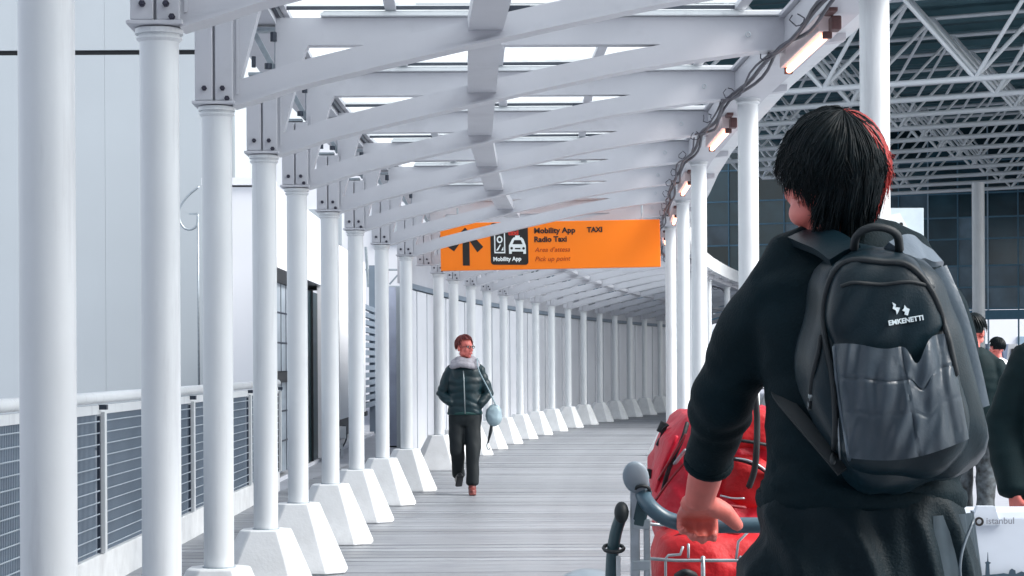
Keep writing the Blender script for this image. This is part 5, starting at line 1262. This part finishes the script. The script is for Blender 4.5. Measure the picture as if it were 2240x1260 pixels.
# the coated person entering at the picture's edge and the one behind the backpack
cp = at(2345, 800, 8.1)
ca = [((-0.185, 0.01, 1.34), (-0.255, 0.05, 1.07), (-0.255, -0.06, 0.79), (0.05, -0.15, -0.9), (-0.8, -0.4, 0), (0, -1, 0), False), ((0.185, 0.01, 1.34), (0.24, 0.03, 1.07), (0.23, -0.05, 0.83), (0, -0.1, -1), (1, 0, 0), (0, -1, 0), False)]
cl = [((-0.085, 0, 0.86), (-0.085, 0.0, 0.47), (-0.085, 0.06, 0.085), (0.0, -1, 0)), ((0.085, 0, 0.86), (0.085, -0.06, 0.47), (0.085, -0.12, 0.085), (0.05, -1, 0))]
ct, _, _, cs = figure('person in a long blackish coat, one bare hand hanging beside the pale case', (cp.x, 8.1, 0), 8, 1.76, cl, ca, 5, {'trousers': M_trouser, 'jacket': M_coat, 'shoes': (M_blackshoe, M_blackshoe), 'hair': M_hair, 'hem': 0.72, 'bulk': 1.12})
bm = BM(); tube(bm, [(-0.045, -0.165 * cs, 1.40 * cs), (-0.04, -0.172 * cs, 1.2 * cs), (-0.035, -0.168 * cs, 0.8 * cs)], 0.010, 6, flat=0.5); obj('coat_lining', bm, M_redtrim, ct, smooth=True)
bp2 = at(2130, 800, 15.5)
ft, _, _, _ = figure('person in a dark jacket and mottled trousers half hidden behind the backpack', (bp2.x, 15.5, 0), 165, 1.70, cl, ca, -20, {'trousers': M_pattern, 'jacket': M_coat, 'shoes': (M_blackshoe, M_blackshoe), 'hair': M_hair, 'hem': 0.86, 'bulk': 1.15})
for i, (px_, d_, hgt, lab) in enumerate(((2182, 24, 1.62, 'person with dark hair and a pale top standing further back in the hall'),)):
    q = at(px_, 800, d_); figure(lab, (q.x, d_, 0), 200, hgt, cl, ca, 10, {'trousers': M_trouser, 'jacket': M_wallwhite, 'shoes': (M_blackshoe, M_blackshoe), 'hair': M_hair, 'hem': 0.86})
# pale printed case carried low beside the coat
cs_ = thing('printed_case', 'pale blue white case printed with a ring logo and a dark city skyline', 'case', at(2200, 1260, 7.6))
def cbox(name, x0, y0, x1, y1, m, dd, th, bev=0.0):
    p, q = at(x0, y1, dd), at(x1, y0, dd); bm = BM(); box(bm, ((p.x + q.x) / 2, dd + th / 2, (p.z + q.z) / 2), (q.x - p.x, th, q.z - p.z), bev=bev); return obj(name, bm, m, cs_, world=True)
M_case = mat('pale_case_shell', (0.58, 0.64, 0.72), 0.4, var=0.1, scale=3)
cbox('case_shell', 2112, 1116, 2330, 1500, M_case, 7.55, 0.24, 0.03)
bm = BM(); prism(bm, [(v.x, v.z) for v in [at(x, y, 7.53) for x, y in ((2124, 1150), (2140, 1108), (2178, 1108), (2190, 1150))]], 7.54, 7.58); obj('handle_plate', bm, M_case, cs_, world=True)
bm = BM()
for i in range(16):
    a0, a1 = 2 * math.pi * i / 16, 2 * math.pi * (i + 1) / 16
    prism(bm, [(v.x, v.z) for v in [at(2142 + r_ * math.cos(a), 1141 + r_ * math.sin(a), 7.53) for a, r_ in ((a0, 10), (a1, 10), (a1, 5.5), (a0, 5.5))]], 7.528, 7.534)
obj('ring_logo', bm, M_signblack, cs_, world=True)
M_greytext = mat('grey_print', (0.22, 0.24, 0.28), 0.5)
bm = text_bm('istanbul', 0.034, 0.0003, extrude=0.001); p = at(2157, 1146, 7.53); bm.transform(Matrix.Translation(p) @ XZ); obj('lettering', bm, M_greytext, cs_, world=True)
bm = BM(); sk = [(2106, 1300), (2125, 1262), (2135, 1258), (2150, 1259), (2156, 1258), (2157, 1234), (2155, 1231), (2160, 1228), (2161, 1208), (2162, 1228), (2168, 1231), (2164, 1234), (2165, 1257), (2180, 1256), (2196, 1254), (2207, 1256), (2209, 1248), (2214, 1244), (2221, 1248), (2222, 1256), (2235, 1250), (2250, 1256), (2290, 1252), (2300, 1300)]
prism(bm, [(v.x, v.z) for v in [at(x, y, 7.53) for x, y in sk]], 7.528, 7.536); obj('skyline_print', bm, mat('slate_print', (0.03, 0.06, 0.09), 0.5), cs_, world=True)
for x in (2135, 2300):
    p = at(x, 1500, 7.6); bm = BM(); cyl(bm, (p.x, 7.62, 0.03), (p.x, 7.70, 0.03), 0.03, 12); obj('wheel', bm, M_web, cs_, world=True)
    bm = BM(); box(bm, (p.x, 7.66, (p.z + 0.05) / 2 + 0.02), (0.04, 0.05, max(0.02, p.z - 0.02))); obj('wheel_leg', bm, M_web, cs_, world=True)
